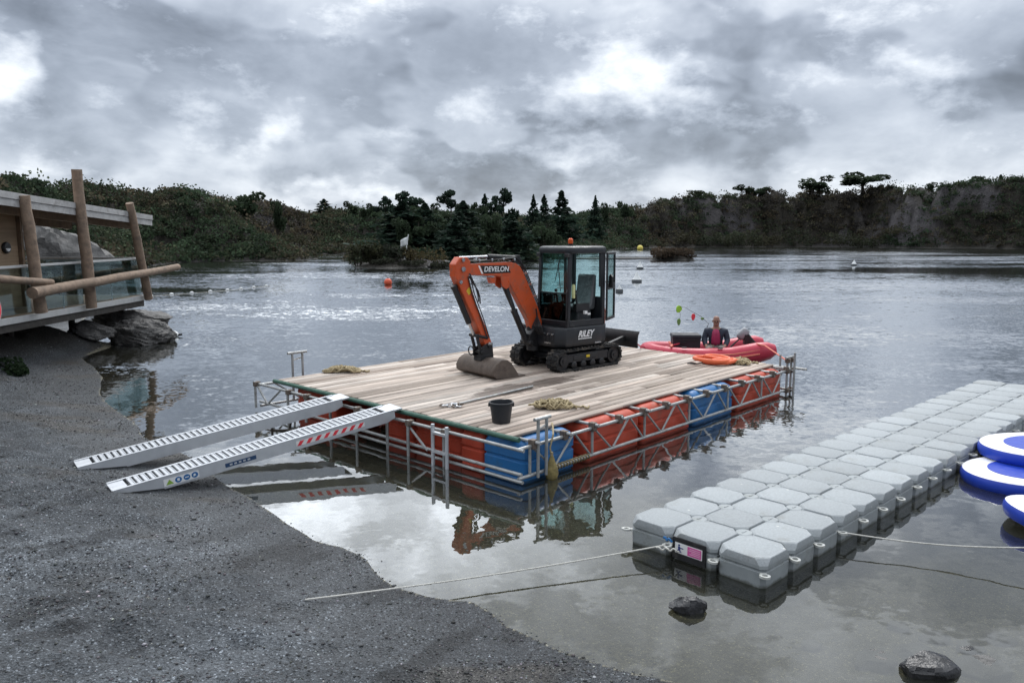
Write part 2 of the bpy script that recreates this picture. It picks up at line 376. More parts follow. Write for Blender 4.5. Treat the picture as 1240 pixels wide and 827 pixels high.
WID = np.array([20,16,16,18,18,18,18,18,22,24,30,30,26,18,13,13,13,13,13,14,16,20])
ISLET = (20.3, 100.2)
def ground_z(x, y, sd=None):
    x = np.asarray(x, float); y = np.asarray(y, float)
    if sd is None: sd = lake_sd(np.atleast_1d(x), np.atleast_1d(y)).reshape(x.shape)
    r = np.hypot(x, y)
    wig = (fbm(x*1.1+5, y*1.1, 3)-.5)*.13*sstep(30, 14, r)
    sdn = sd+wig+(fbm(x*.08, y*.08+7, 3)-.5)*5*sstep(35, 70, r)
    beach = np.where(sdn > 0, .085*sdn+.011*np.minimum(sdn, 8)**2, 0)
    beach = np.minimum(beach, 1.5+.02*sdn)
    px = np.where(y > 2, 620+FPX*x/np.maximum(y, 2), np.where(x < 0, -400, 1700))
    zr = np.interp(px, PXT, ZRD); wd = np.interp(px, PXT, WID)
    t = np.clip(sdn/wd, 0, 2)
    rough = (fbm(x*.12, y*.12, 4)-.5)*3.2+(fbm(x*.5, y*.5, 3)-.5)*1.3
    gul = np.abs(fbm(x*.16+3, y*.05+8, 3)-.5); rough = rough-2.4*sstep(.07, 0, gul)-1.2*sstep(.06, 0, np.abs(fbm(x*.4, y*.12+2, 2)-.5))   # clefts in the quarry face
    hill = zr*sstep(-.1, 1.0, t)*.98-.25*zr*sstep(1.05, 2, t)+rough*sstep(.02, .5, t)*np.clip(zr/10, .5, 1.3)
    hill = np.where(sdn > 0, np.maximum(hill, .12*np.minimum(sdn, 6)), 0)
    far = sstep(27, 42, r)*sstep(-3, 12, y)
    land = beach*(1-far)+hill*far
    dd = -np.minimum(sdn, 0)
    bed = -(.10*np.minimum(dd, 3)+.16*np.maximum(dd-3, 0)); bed = np.maximum(bed, -5)+(fbm(x*1.5, y*1.5, 3)-.5)*.10*sstep(.3, 1.5, dd)
    z = np.where(sdn > 0, land, bed)
    # ruts, ripples and footprints of the beach
    nb = sstep(.15, 2.0, sdn)*sstep(26, 12, r)
    rut = np.abs(np.sin((x*.55+y*1.0)*1.5+2.2*fbm(x*.35, y*.35+3, 3)*2))
    z = z+nb*((fbm(x*.9, y*2.2, 4)-.5)*.20+(fbm(x*3.2+y*.8, y*4.6, 3)-.5)*.12+(fbm(x*11, y*11, 2)-.5)*.032-.05*sstep(.35, 0, rut)*sstep(.45, .6, fbm(x*.4+9, y*.4, 3)))
    hut = sstep(-11.6, -13.0, x)*sstep(12, 15, y)*sstep(24.5, 21.5, y)      # bank under the cabin, raised to keep the gap below the deck dark
    z = z+hut*.62+hut*(fbm(x*1.3, y*1.3, 4)-.5)*.35
    e = np.hypot((x-ISLET[0])/3.0, (y-ISLET[1])/1.8)
    z = np.maximum(z, .75*np.clip(1-e, 0, 1)**.6-.05*(e > 1)-5*(e > 1.3))
    return z, sdn
def rock_mask(x, y):
    return sstep(.52, .66, fbm(x*.09+11, y*.09, 3)+.10*np.exp(-((x-18)/22)**2-((y-178)/25)**2)+(fbm(x*.45, y*.45+5, 3)-.5)*.16)
def gz(x, y): return float(ground_z(np.array([x]), np.array([y]))[0][0])

ang = np.concatenate([np.linspace(-180, -50, 60, endpoint=False), np.linspace(-50, -40, 30, endpoint=False), np.linspace(-40, 40, 470, endpoint=False), np.linspace(40, 50, 30, endpoint=False), np.linspace(50, 180, 60, endpoint=False)])
rad = np.concatenate([[.05, .8], np.geomspace(1.6, 26, 360), np.geomspace(26.6, 300, 260), np.geomspace(320, 1500, 10)])
A_, R_ = np.meshgrid(np.radians(ang), rad)
X = R_*np.sin(A_); Y = R_*np.cos(A_)
SD0 = lake_sd(X, Y); Z, SDN = ground_z(X, Y, SD0)
nr, na = X.shape
# soil, shingle, bed and rock colours (their own colours, patchy; shade under the cabin deck painted in)
f1 = fbm(X*.35, Y*.35, 4)[..., None]; f2 = fbm(X*2.3, Y*2.3, 4)[..., None]
grav = np.array([.068, .075, .083])*(.72+.55*f1)*(.75+.5*f2)
wet = sstep(.17, .0, Z-.02+(fbm(X*1.7, Y*1.7, 3)-.5)*.12)[..., None]
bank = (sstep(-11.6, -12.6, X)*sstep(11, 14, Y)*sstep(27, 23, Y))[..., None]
drift = sstep(.52, .70, fbm((x0_ := X*.6+Y*.9)*.25, (X*.9-Y*.6)*1.3, 4))[..., None]; grav = grav*(1+.45*drift)
weedl = sstep(.60, .70, fbm(X*.5+Y*.8+31, (X-Y*.55)*2.4, 4))[..., None]*sstep(20, 6, R_)[..., None]; grav = grav*(1-.58*weedl)
grav = grav*(1-.42*wet)
brown = sstep(.60, .72, fbm(X*.8+3, Y*1.5, 4))[..., None]*sstep(.35, .1, Z)[..., None]; grav = grav*(1-.5*brown)+np.array([.052, .042, .030])*.5*brown
farw = sstep(25, 45, R_)[..., None]
bed = (np.array([.185, .172, .125])*(1-farw)+np.array([.035,.034,.028])*farw)*(.7+.6*f2)*(.75+.5*f1)
soil = np.array([.030, .026, .020])*(.6+.8*fbm(X*.3, Y*.3, 4)[..., None])
rockc = np.array([.072, .067, .071])*(.5+1.0*fbm(X*.9, Y*.9, 4)[..., None])
rk = rock_mask(X, Y)[..., None]
hillc = soil*(1-rk)+rockc*rk
grav = grav*(1-bank)+np.array([.024,.021,.017])*bank  # ground below the cabin deck coloured dark brown to stand in for shade
farm = (sstep(28, 42, R_))[..., None]
landc = grav*(1-farm)+hillc*farm
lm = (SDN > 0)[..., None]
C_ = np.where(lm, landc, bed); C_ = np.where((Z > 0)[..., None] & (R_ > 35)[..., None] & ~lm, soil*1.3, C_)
idx = np.arange(nr*na).reshape(nr, na)
q0 = idx[:-1]; q1 = idx[1:]
F_ = np.stack([q0, np.roll(q0, -1, 1), np.roll(q1, -1, 1), q1], -1).reshape(-1, 4)
mg = bpy.data.materials.new('shingle_and_soil'); mg.use_nodes = True; q = NG(mg.node_tree); b = mg.node_tree.nodes['Principled BSDF']
tc = q.n('ShaderNodeTexCoord').outputs['Object']
tone = q.n('ShaderNodeAttribute', attribute_name='tone').outputs['Color']
st = q.voro(tc, 48.0, out='Color'); st2 = q.voro(tc, 105.0, out='Color')
sv = q.sep(st)[0]; sv2 = q.sep(st2)[1]
fac = q.m('ADD', q.rng(sv, 0, 1, .55, 1.35, smooth=False), q.rng(sv2, 0, 1, -.30, .30, smooth=False))
fac = q.m('ADD', fac, q.m('MULTIPLY', q.rng(q.sep(q.voro(tc, 75.0, out='Color'))[2], .94, .965, 0, 1), 2.3))
pz = q.sep(tc)[2]
cc = q.n('ShaderNodeVectorMath', operation='SCALE'); q.put(cc.inputs[0], tone); q.put(cc.inputs['Scale'], fac)
q.put(b.inputs['Base Color'], cc.outputs[0])
wetm = q.rng(q.m('ADD', pz, q.m('MULTIPLY', q.noise(tc, 3, 4), .14)), .09, .26, .38, .86)
q.put(b.inputs['Roughness'], wetm); b.inputs['Specular IOR Level'].default_value = .35
bp = q.n('ShaderNodeBump'); bp.inputs['Distance'].default_value = .022; bp.inputs['Strength'].default_value = .9
hgt = q.m('ADD', q.m('MULTIPLY', q.voro(tc, 48.0), .8), q.m('ADD', q.m('MULTIPLY', q.voro(tc, 105.0), .25), q.m('MULTIPLY', q.noise(tc, 9, 6, .65), 1.3)))
q.put(bp.inputs['Height'], hgt)
crag = q.noise(q.vm('MULTIPLY', tc, (1, 1, .4)), .42, 9, .66); b2p = q.n('ShaderNodeBump'); b2p.inputs['Distance'].default_value = 3.0     # broken rock of the quarry faces
q.put(b2p.inputs['Strength'], q.rng(q.sep(tc)[1], 36, 60, 0, 1)); q.put(b2p.inputs['Height'], crag); q.link(bp.outputs[0], b2p.inputs['Normal']); q.link(b2p.outputs[0], b.inputs['Normal'])
gr = raw_mesh('ground', np.stack([X, Y, Z], -1).reshape(-1, 3), F_, mg, C_.reshape(-1, 3), smooth=True)
tag(gr, 'dark grey shingle beach and quarry ground round the lake', 'ground', kind='structure')

# ------------------------------------------------------------------ water
mw = bpy.data.materials.new('lake_water'); mw.use_nodes = True; t = mw.node_tree; t.nodes.clear(); q = NG(t)
tc = q.n('ShaderNodeTexCoord').outputs['Object']; wx, wy, wz = q.sep(tc)
def wav(scale, sx=1.0, sy=1.0, det=3):
    v = q.noise(q.vec(q.m('MULTIPLY', wx, sx), q.m('MULTIPLY', wy, sy), 0.0), scale, det, .55, col=True)
    return q.vm('SUBTRACT', v, (.5, .5, .5))
zone = q.rng(q.noise(q.vec(q.m('MULTIPLY', wx, .35), wy, 0.0), .11, 4, .55), .40, .60, .25, 1.0)
distf = q.rng(wy, 8.0, 34.0, 0, 1)
side = q.rng(q.m('SUBTRACT', wx, q.m('MULTIPLY', wy, .16)), .3, 3.0, 0, 1)      # the breeze comes round the open right side first
gust = q.m('MULTIPLY_ADD', distf, .082, q.m('MULTIPLY_ADD', q.m('MULTIPLY', side, q.rng(wy, 8.0, 13.0, 0, 1)), .020, .009))
def lane(cx, cy, sx, sy):                                                        # a calm lane on the lake
    a = q.m('DIVIDE', q.m('SUBTRACT', wx, cx), sx); b = q.m('DIVIDE', q.m('SUBTRACT', wy, cy), sy)
    return q.m('POWER', 2.718, q.m('MULTIPLY', q.m('ADD', q.m('MULTIPLY', a, a), q.m('MULTIPLY', b, b)), -1.0))
calm = q.m('MULTIPLY', q.m('SUBTRACT', 1.0, q.m('MULTIPLY', lane(44, 70, 24, 14), .95)), q.m('SUBTRACT', 1.0, q.m('MULTIPLY', lane(-20, 46, 10, 3.5), .9)))
calm = q.m('MULTIPLY', calm, q.m('SUBTRACT', 1.0, q.m('MULTIPLY', lane(14, 73, 20, 1.6), .7)))
k = q.m('MULTIPLY', q.m('MULTIPLY', gust, q.rng(zone, .25, 1.0, .45, 1.15, smooth=False)), q.m('ADD', q.m('MULTIPLY', calm, .9), .1))
big = wav(.9, .7, 1.0, 2); mid = wav(2.8, .7, 1.0, 3); fine = wav(9.0, .8, 1.0, 2)
sl = q.vm('ADD', q.vm('ADD', q.scale(big, .35), q.scale(mid, 1.3)), q.scale(fine, 1.7))
sl = q.scale(sl, q.m('MULTIPLY', k, 2.0))
sx_, sy_, _ = q.sep(sl)
nrm = q.n('ShaderNodeVectorMath', operation='NORMALIZE'); # crests hide their own far slopes at this low angle: the faces seen lean towards the beach
lean = q.m('MULTIPLY', k, -.68)
wr = q.m('SQRT', q.m('ADD', q.m('MULTIPLY', wx, wx), q.m('MULTIPLY_ADD', wy, wy, 1.0)))
sx_ = q.m('MULTIPLY_ADD', q.m('DIVIDE', wx, wr), lean, sx_); sy_ = q.m('MULTIPLY_ADD', q.m('DIVIDE', wy, wr), lean, sy_)
q.put(nrm.inputs[0], q.vec(sx_, sy_, 1.0)); nrm = nrm.outputs[0]
fr = q.n('ShaderNodeFresnel'); fr.inputs[0].default_value = 1.48; q.link(nrm, fr.inputs['Normal'])
gl = q.n('ShaderNodeBsdfGlossy'); q.put(gl.inputs['Roughness'], q.m('MULTIPLY_ADD', distf, .05, .012)); gl.inputs['Color'].default_value = (.97, .985, 1, 1); q.link(nrm, gl.inputs['Normal'])
tr = q.n('ShaderNodeBsdfTransparent'); tr.inputs[0].default_value = (.72, .72, .63, 1)
mud = q.n('ShaderNodeBsdfDiffuse'); mud.inputs[0].default_value = (.050, .053, .045, 1)
body = q.n('ShaderNodeMixShader'); body.inputs[0].default_value = .24; q.link(tr.outputs[0], body.inputs[1]); q.link(mud.outputs[0], body.inputs[2])
mx = q.n('ShaderNodeMixShader'); q.put(mx.inputs[0], q.m('POWER', fr.outputs[0], q.m('SUBTRACT', 1.0, q.m('MULTIPLY', q.rng(wy, 4.5, 14.0, 0, 1), .58)))); q.link(body.outputs[0], mx.inputs[1]); q.link(gl.outputs[0], mx.inputs[2])
out = q.n('ShaderNodeOutputMaterial'); q.link(mx.outputs[0], out.inputs[0])
w = MB(); w.add([(-60,2,0),(260,2,0),(260,260,0),(-60,260,0)], [(0,1,2,3)])
wo_ = w.build('lake_water', mw, smooth=0); tag(wo_, 'grey rippled lake water reflecting the clouds', 'water', kind='structure')

# ------------------------------------------------------------------ shingle stones lying on the beach
def scatter_stones(n):
    base = np.array([(1,0,0),(0,1,0),(-1,0,0),(0,-1,0),(.05,0,1),(0,.05,-1)], float)
    fc = np.array([(0,1,4),(1,2,4),(2,3,4),(3,0,4),(1,0,5),(2,1,5),(3,2,5),(0,3,5)])
    a = np.radians(RNG.uniform(-36, 12, n*3)); r = np.exp(RNG.uniform(np.log(3.6), np.log(26), n*3))
    x = r*np.sin(a); y = r*np.cos(a); z, sd = ground_z(x, y)
    keep = (sd > -.35) & (RNG.random(n*3) < .25+.9*sstep(.45, .62, fbm(x*.9+3, y*1.5, 3))); x, y, z, r = x[keep][:n], y[keep][:n], z[keep][:n], r[keep][:n]; n = len(x)
    s = np.exp(RNG.normal(np.log(.0068), .42, n))*(.7+r*.05); s = np.minimum(s, .028)
    rot = RNG.uniform(0, 2*np.pi, n); c, s_ = np.cos(rot), np.sin(rot)
    v = np.repeat(base[None], n, 0)*RNG.uniform(.65, 1.3, (n, 6, 3))*np.array([1, 1, .55])
    vx = v[..., 0]*c[:, None]-v[..., 1]*s_[:, None]; vy = v[..., 0]*s_[:, None]+v[..., 1]*c[:, None]
    V = np.stack([vx, vy, v[..., 2]], -1)*s[:, None, None]+np.stack([x, y, z+s*.2], -1)[:, None]
    F = (fc[None]+(np.arange(n)*6)[:, None, None]).reshape(-1, 3)
    br = np.exp(RNG.normal(np.log(.062), .45, n)); br = np.where(RNG.random(n) < .05, RNG.uniform(.22, .5, n), br)
    col = br[:, None]*np.array([1, 1, 1.02])*RNG.uniform(.9, 1.1, (n, 3))
    return V.reshape(-1, 3), F, np.repeat(col, 8, 0)
V, F, cols = scatter_stones(30000)
M_STONE = material('beach_stone', (1,1,1), .65, var=.1, attr=True, spec=.4)
o = raw_mesh('shingle', V, F, M_STONE, cols); tag(o, 'loose small stones strewn over the beach', 'shingle', kind='stuff')

# ------------------------------------------------------------------ foliage
def leaf_quads(cen, size, tones, flat=.0):
    n = len(cen); size = np.broadcast_to(size, (n,))
    u = RNG.normal(size=(n, 3)); u[:, 2] *= (1-flat); u /= np.linalg.norm(u, axis=1)[:, None]
    w_ = RNG.normal(size=(n, 3)); w_ -= (w_*u).sum(1)[:, None]*u; w_ /= np.linalg.norm(w_, axis=1)[:, None]
    a = u*size[:, None]*.5; b_ = w_*size[:, None]*RNG.uniform(.25, .5, n)[:, None]
    V = np.stack([cen-a, cen+b_*.9-a*.1, cen+a, cen-b_*.9+a*.1], 1).reshape(-1, 3)
    return V, np.arange(4*n).reshape(n, 4), tones
def in_balls(n, balls):
    """points through a set of ellipsoids (cx,cy,cz,rx,ry,rz), denser to the outside"""
    bl = np.array(balls); wts = (bl[:, 3]*bl[:, 4]*bl[:, 5])**.7; k = RNG.choice(len(bl), n, p=wts/wts.sum())
    d = RNG.normal(size=(n, 3)); d /= np.linalg.norm(d, axis=1)[:, None]; d *= RNG.uniform(.35, 1, n)[:, None]**.5
    return bl[k, :3]+d*bl[k, 3:], k
def tree_mesh(kind, rng):
    """returns crown (V,F,tone) and trunk MB for a tree one unit tall"""
    tb = MB(); top = .96
    lean = [rng.uniform(-.03, .03) for _ in range(4)]
    if kind == 'conifer':
        n = 1150; t = RNG.random(n)**1.25; tier = (np.sin(t*38+RNG.uniform(0, 6))*.5+.5)
        rr = (1-t)**.85*.27*(.55+.55*tier)*RNG.uniform(.35, 1.0, n)**.6*(.75+.5*RNG.random(n)); a = RNG.uniform(0, 2*np.pi, n)
        rr *= (1+.35*np.sin(a*2+rng.uniform(0, 6)+t*5))*(1+.25*np.sin(a*3+rng.uniform(0, 6)-t*9))
        c = np.stack([rr*np.cos(a), rr*np.sin(a), .06+.94*t-rr*.25], -1); kk = (t*7).astype(int); sz = .085*(1.15-.6*t)
        tb.path([(0,0,0),(lean[0],lean[1],.5),(lean[0]*.5,0,.98)], [.02,.013,.003], 6)
        for i in range(8):
            zt = .12+.1*i; a0 = rng.uniform(0, 6.3); rr0 = (1-zt)*.2; tb.tube((0,0,zt), (rr0*math.cos(a0), rr0*math.sin(a0), zt-.02), .006, .002, 4)
    elif kind == 'pine':
        balls = []; tips = []
        for i in range(rng.randint(7, 10)):
            a0 = rng.uniform(0, 6.3); r0 = rng.uniform(.05, .36); z0 = rng.uniform(.55, .92)-(r0*.25)
            balls.append((r0*math.cos(a0), r0*math.sin(a0), z0, rng.uniform(.10, .18), rng.uniform(.10, .18), rng.uniform(.06, .115))); tips.append(balls[-1][:3])
        balls.append((0, 0, .93, .13, .13, .07))
        c, kk = in_balls(1000, balls); sz = .08
        tb.path([(0,0,0),(lean[0],lean[1],.4),(lean[2],lean[3],.9)], [.028,.02,.006], 6)
        for p in tips: tb.tube((lean[2]*.7, lean[3]*.7, max(.3, p[2]-.18)), p, .012, .004, 5)
    else:
        balls = []; tips = []
        for i in range(rng.randint(8, 12)):
            a0 = rng.uniform(0, 6.3); r0 = rng.uniform(.02, .34); z0 = rng.uniform(.34, .84)-r0*.3
            balls.append((r0*math.cos(a0), r0*math.sin(a0), z0, rng.uniform(.12, .2), rng.uniform(.12, .2), rng.uniform(.09, .16))); tips.append(balls[-1][:3])
        c, kk = in_balls(900, balls); sz = .09
        tb.path([(0,0,0),(lean[0],lean[1],.3),(lean[2],lean[3],.7)], [.03,.022,.008], 6)
        for p in tips: tb.tube((lean[2]*.5, lean[3]*.5, max(.15, p[2]-.25)), p, .012, .004, 5)
    kt = RNG.uniform(.6, 1.4, int(np.max(kk))+1)[kk]*RNG.uniform(.75, 1.3, len(kk))
    basec = np.array([.038, .056, .032]) if kind == 'round' else np.array([.027, .047, .033])
    return leaf_quads(c, sz, basec*kt[:, None], flat=.3), tb
prng = random.Random(4)
PROTO = {}
def tree_proto(kind, j):
    key = (kind, j)
    if key not in PROTO:
        (V, F, tn), tb = tree_mesh(kind, prng)
        name = {'conifer': 'conifer_tree', 'pine': 'pine_tree', 'round': 'bushy_tree'}[kind]
        rt = thing(name, '', 'tree')
        raw_mesh('crown', V, F, M_LEAF, tn).parent = rt; tb.build('trunk', M_BARK, rt)
        PROTO[key] = [rt, False]
    return PROTO[key]
def plant_tree(kind, j, px, depth, ytop, wpx=None, label=None, group=None):
    p = atd(px, ytop, depth); x, y, zt = p; z0 = gz(x, y)-.15; h = max(1.2, zt-z0)
    wsc = h if wpx is None else wpx/FPX*depth/{'conifer': .21, 'pine': .72, 'round': .75}[kind]
    pr = tree_proto(kind, j)
    if not pr[1]: o = pr[0]; pr[1] = True; KIDS.setdefault(o.name, kids(o))
    else: o = dup(pr[0], (0,0,0))
    o.location = (x, y, z0); o.rotation_euler.z = prng.uniform(0, 6.28); o.scale = (wsc, wsc, h)
    o['label'] = label; o['category'] = 'tree'
    if group: o['group'] = group
    elif 'group' in o: del o['group']
    return o
sky_trees = [('round',0,295,217,40,'round dark tree standing alone on top of the left hill'),
 ('round',1,334,236,20,'small rounded tree at the right end of the left hill crest'),
 ('conifer',0,392,241,14,'thin small conifer where the left hill dips to the wooded shore'),
 ('round',2,424,239,18,'small dark round tree on the skyline left of the flat topped pine'),
 ('round',2,446,241,16,'little bushy tree on the skyline above the bush covered point'),
 ('pine',0,466,238,22,'small ragged pine touching the broad flat topped pine'),
 ('pine',1,490,232,34,'broad flat topped pine on the skyline above the white flag'),
 ('conifer',2,513,243,12,'stubby conifer just right of the broad flat topped pine'),
 ('pine',2,546,230,27,'lone open pine on the skyline above the bent digger arm'),
 ('round',0,573,236,13,'small ragged tree between the two open skyline pines'),
 ('conifer',0,587,235,14,'dense pointed conifer left of the tallest skyline pine'),
 ('pine',3,610,228,29,'tallest open pine on the skyline left of the digger cab'),
 ('conifer',1,646,236,13,'left one of two slim conifers above the digger boom'),
 ('conifer',2,659,236,13,'right one of two slim conifers above the digger boom'),
 ('conifer',3,680,231,24,'wide bushy conifer on the skyline just left of the orange beacon'),
 ('conifer',0,721,237,11,'small spire conifer on the skyline above the digger cab'),
 ('round',1,734,239,13,'tiny round tree just right of the digger cab roof line'),
 ('round',0,757,233,17,'dark round tree where the wooded shore meets the right cliff'),
 ('round',1,845,229,26,'low spreading tree at the left end of the right clifftop'),
 ('round',2,899,221,22,'left one of two rounded trees on the rising right clifftop'),
 ('round',0,921,222,18,'right one of two rounded trees on the rising right clifftop'),
 ('round',3,985,207,42,'big dark dome shaped tree on the clifftop'),
 ('round',2,1047,202,56,'widest spreading tree on the clifftop right of the dome shaped one'),
 ('round',1,1128,217,18,'low bush like tree between the widest tree and the far right tree'),
 ('round',2,1180,206,38,'rounded tree on the clifftop near the right edge'),
 ('conifer',3,1212,212,14,'small pointed conifer at the far right of the clifftop')]
for kind, j, px, yt, wp, lb in sky_trees:
    dep = float(np.interp(px, PXT, RDP))+(1 if px > 780 else 4)
    plant_tree(kind, j, px, dep, yt, wp, lb)
# the conifer wood behind the bush covered point
cnt = 0; tries = 0
while cnt < 62 and tries < 2500:
    tries += 1
    px = prng.uniform(470, 735); dep = prng.uniform(84, 128); p = atd(px, 283, dep)
    z, sd = ground_z(np.array([p.x]), np.array([p.y]))
    if sd[0] < 1.2 or sd[0] > 34: continue
    h = prng.uniform(3.2, 6.2); yt = HOR-(float(z[0])+h-CAM_H)/dep*FPX
    if yt < 238 or yt > 300: continue
    plant_tree('conifer' if prng.random() < .28 else 'round', prng.randint(0, 3), px, dep, yt, h*prng.uniform(.5, .75)/dep*FPX, 'dark tree packed into the wood across the water behind the digger', 'trees of the far wood'); cnt += 1

# scrub on the quarry sides: one mass nobody could count
n = 14000
px = RNG.uniform(-60, 1300, n*6); dep = RNG.uniform(36, 226, n*6)
x = (px-620)/FPX*dep; y = dep; z, sd = ground_z(x, y); wd = np.interp(px, PXT, WID)
rk_ = sstep(.1, .8, rock_mask(x, y))*((px > 640) & (sd > wd*.18) & (sd < wd*.8))
keep = (sd > .25) & (sd < wd*1.15) & (np.hypot(x, y) > 38) & (RNG.random(n*6) > .62*rk_) & ~((px > 420) & (px < 560) & (dep < 84))
x, y, z, sd, px, dep = [v[keep][:n] for v in (x, y, z, sd, px, dep)]; n = len(x); print('scrub', n)
rs = RNG.uniform(.5, 1.2, n)*(1+.0015*dep)*np.where(RNG.random(n) < .14, RNG.uniform(1.4, 2.1, n), 1); m = 30
pal = 1.12*np.array([[.034,.052,.030],[.045,.056,.033],[.058,.055,.036],[.072,.060,.040],[.052,.047,.042]])
zn = fbm(x*.06, y*.06+20, 3)+RNG.normal(0, .12, n); warm = np.where(px > 780, .10, np.where(px < 380, .04, -.12))
pi_ = np.clip(((zn+warm-.28)*9).astype(int), 0, 4); tone = pal[pi_]*np.exp(RNG.normal(0, .34, (n, 1)))
d = RNG.normal(size=(n, m, 3)); d /= np.linalg.norm(d, axis=2)[..., None]; d *= RNG.uniform(.3, 1, (n, m, 1))**.5; d[..., 2] = np.abs(d[..., 2])*.85
cen = np.stack([x, y, z-.15], -1)[:, None]+d*rs[:, None, None]
V, F, tn = leaf_quads(cen.reshape(-1, 3), np.repeat(RNG.uniform(.24, .40, n)*(1+.002*dep), m), np.repeat(tone, m, 0)*RNG.uniform(.75, 1.3, (n*m, 1)))
o = raw_mesh('hillside_scrub', V, F, M_LEAF, tn); tag(o, 'dense heath and gorse scrub covering the quarry sides', 'scrub', kind='stuff')

# bushes that stand apart
def bush(name, px, ybase, depth, wpx, hpx, label, tonec, group=None, n=420, size=.3, cat='bush', base=None):
    p = atd(px, ybase, depth); x, y = p.x, p.y; z0 = max(gz(x, y), 0)-.1 if base is None else base
    wr = wpx/FPX*depth/2; hh = hpx/FPX*depth
    balls = [(prng.uniform(-.7, .7)*wr, prng.uniform(-.5, .5)*wr, hh*prng.uniform(.3, .68), wr*prng.uniform(.25, .5), wr*prng.uniform(.25, .5), hh*prng.uniform(.22, .36)) for _ in range(11)]
    c, kk = in_balls(n, balls); c[:, 2] = np.maximum(c[:, 2], .05)
    kt = RNG.uniform(.65, 1.35, 11)[kk]*RNG.uniform(.75, 1.3, n)
    V, F, tn = leaf_quads(c, size, np.array(tonec)*kt[:, None])
    t = thing(name, label, cat, (x, y, z0), 0, group)
    raw_mesh('foliage', V, F, M_LEAF, tn).parent = t
    s = MB()
    for bl in balls[:6]: s.tube((bl[0]*.3, bl[1]*.3, 0), bl[:3], .05, .015, 5)
    s.build('stem', M_BARK, t); return t
for i, (px, wp, hp) in enumerate([(433,30,34),(452,34,30),(474,30,26),(412+40,28,24),(490,26,20)]):
    lb = ['tall olive bush at the left tip of the bush covered point','wide olive bush second from the left tip of the point','grey green bush just left of the white flag','low bush in front of the wide olive one on the point','small bush at the foot of the flag pole'][i]
    bush('shore_bush', px, 324.5, 77.6+i*.25, wp, hp, lb, [(.040,.044,.024),(.044,.046,.026),(.034,.040,.028),(.036,.042,.024),(.040,.038,.024)][i], 'bushes on the wooded point')
for i, (px, wp, hp) in enumerate([(462,34,10),(500,40,9),(535,30,9)]): bush('shore_bush', px, 326, 76.6+.3*i, wp, hp, ['low scrubby bush at the water edge in front of the point','ground hugging bush at the water edge under the flag pole','ground hugging bush at the water edge before the tawny mound'][i], (.036,.040,.027), 'bushes on the wooded point', 420, .22)
bush('grassy_mound', 516, 323.5, 78.6, 60, 24, 'low tawny grass mound right of the flag pole', (.070,.058,.030), None, 520, .26, 'mound')
for i, (px, wp, hp) in enumerate([(775,40,10),(828,34,13),(858,30,14),(884,26,16),(907,34,20),(932,28,14),(962,44,24),(1022,38,17),(1045,26,12),(1090,40,10),(1150,46,9),(1200,30,8)]):
    bush('waterside_bush', px, 299, float(np.interp(px, PXT, RDP))-14.6, wp*1.15, hp*1.25, 'rounded bush at the foot of the right cliff by the water', [(.040,.046,.028),(.052,.050,.032),(.036,.042,.028),(.045,.050,.032)][i % 4], 'bushes along the foot of the right cliff', 420, .5)
bush('reed_islet', 816, 314, ISLET[1], 60, 16, 'tiny brown reed covered islet out on the lake', (.075,.056,.040), None, 1900, .34, 'islet', base=.0)
# ------------------------------------------------------------------ rocks
def rock(name, loc, size, label, mat=None, seed=0, rot=0, n=18, m=12, cat='rock', rough=.28):
    rg = np.random.default_rng(seed); mb = MB(); mb.ball((0,0,0), 1, n, m)
    V = np.array(mb.v); dirs = rg.normal(size=(18, 3)); dirs /= np.linalg.norm(dirs, axis=1)[:, None]
    off = rg.uniform(.60, .90, 18)
    for dd, of in zip(dirs, off):                                    # cleaved faces
        s = V @ dd; V -= np.clip(s-of, 0, None)[:, None]*dd*.9
    V *= 1+rough*(fbm(V[:, 0]*2.3+seed+V[:, 2]*1.7, V[:, 1]*2.3+V[:, 2], 4, .6)-.5)[:, None]*1.5
    V *= 1+.16*(np.abs(fbm(V[:, 0]*6+seed+V[:, 2]*5, V[:, 1]*6-V[:, 2]*4, 4, .6)-.5)*2)[:, None]-.05
    V *= np.array(size)
    mb.v = [tuple(p) for p in V]
    return tag(mb.build(name, mat or M_ROCK, None, smooth=22, loc=loc, rotz=rot), label, cat)
p = at(831, 738, 0); rock('wet_rock', (p.x, p.y, .02), (.20,.12,.11), 'blocky wet black rock in front of the grey floating dock', seed=3, rot=-.1)
p = at(1122, 812, 0); rock('wet_rock', (p.x, p.y, .01), (.27,.16,.115), 'large wet black boulder in the shallows at the bottom right', seed=5, rot=.15)
p = at(1171, 785, 0); rock('wet_rock', (p.x, p.y, -.015), (.065,.05,.04), 'smallest dark rock barely breaking the water', seed=9)
for i, (px, py, s) in enumerate([(1110,770,.22),(1135,750,.16),(1175,762,.14),(1060,792,.2),(1195,800,.25),(1090,738,.12),(985,770,.1),(1215,748,.16)]):
    p = at(px, py, 0); rock('sunken_rock', (p.x, p.y, gz(p.x, p.y)+.03), (s, s*.7, s*.4), 'dim rock lying under water in the shallows', mat=M_ROCKL, seed=20+i)['group'] = 'rocks under water at the bottom right'
rock('shore_boulder', (-11.35, 23.9, .22), (1.05,1.1,.52), 'big grey boulder at the water edge under the cabin terrace', mat=M_ROCKL, seed=12, rot=.5, n=80, m=52)
rock('shore_boulder', (-12.3, 22.7, .45), (.75,.6,.35), 'pale cracked boulder left of the big grey one', mat=M_ROCKL, seed=15, rot=.2, n=64, m=40)
rock('shore_boulder', (-12.0, 24.7, .55), (1.3,1.1,.50), 'dark humped boulder behind the big grey one under the terrace', mat=M_ROCKL, seed=17, n=64, m=40)
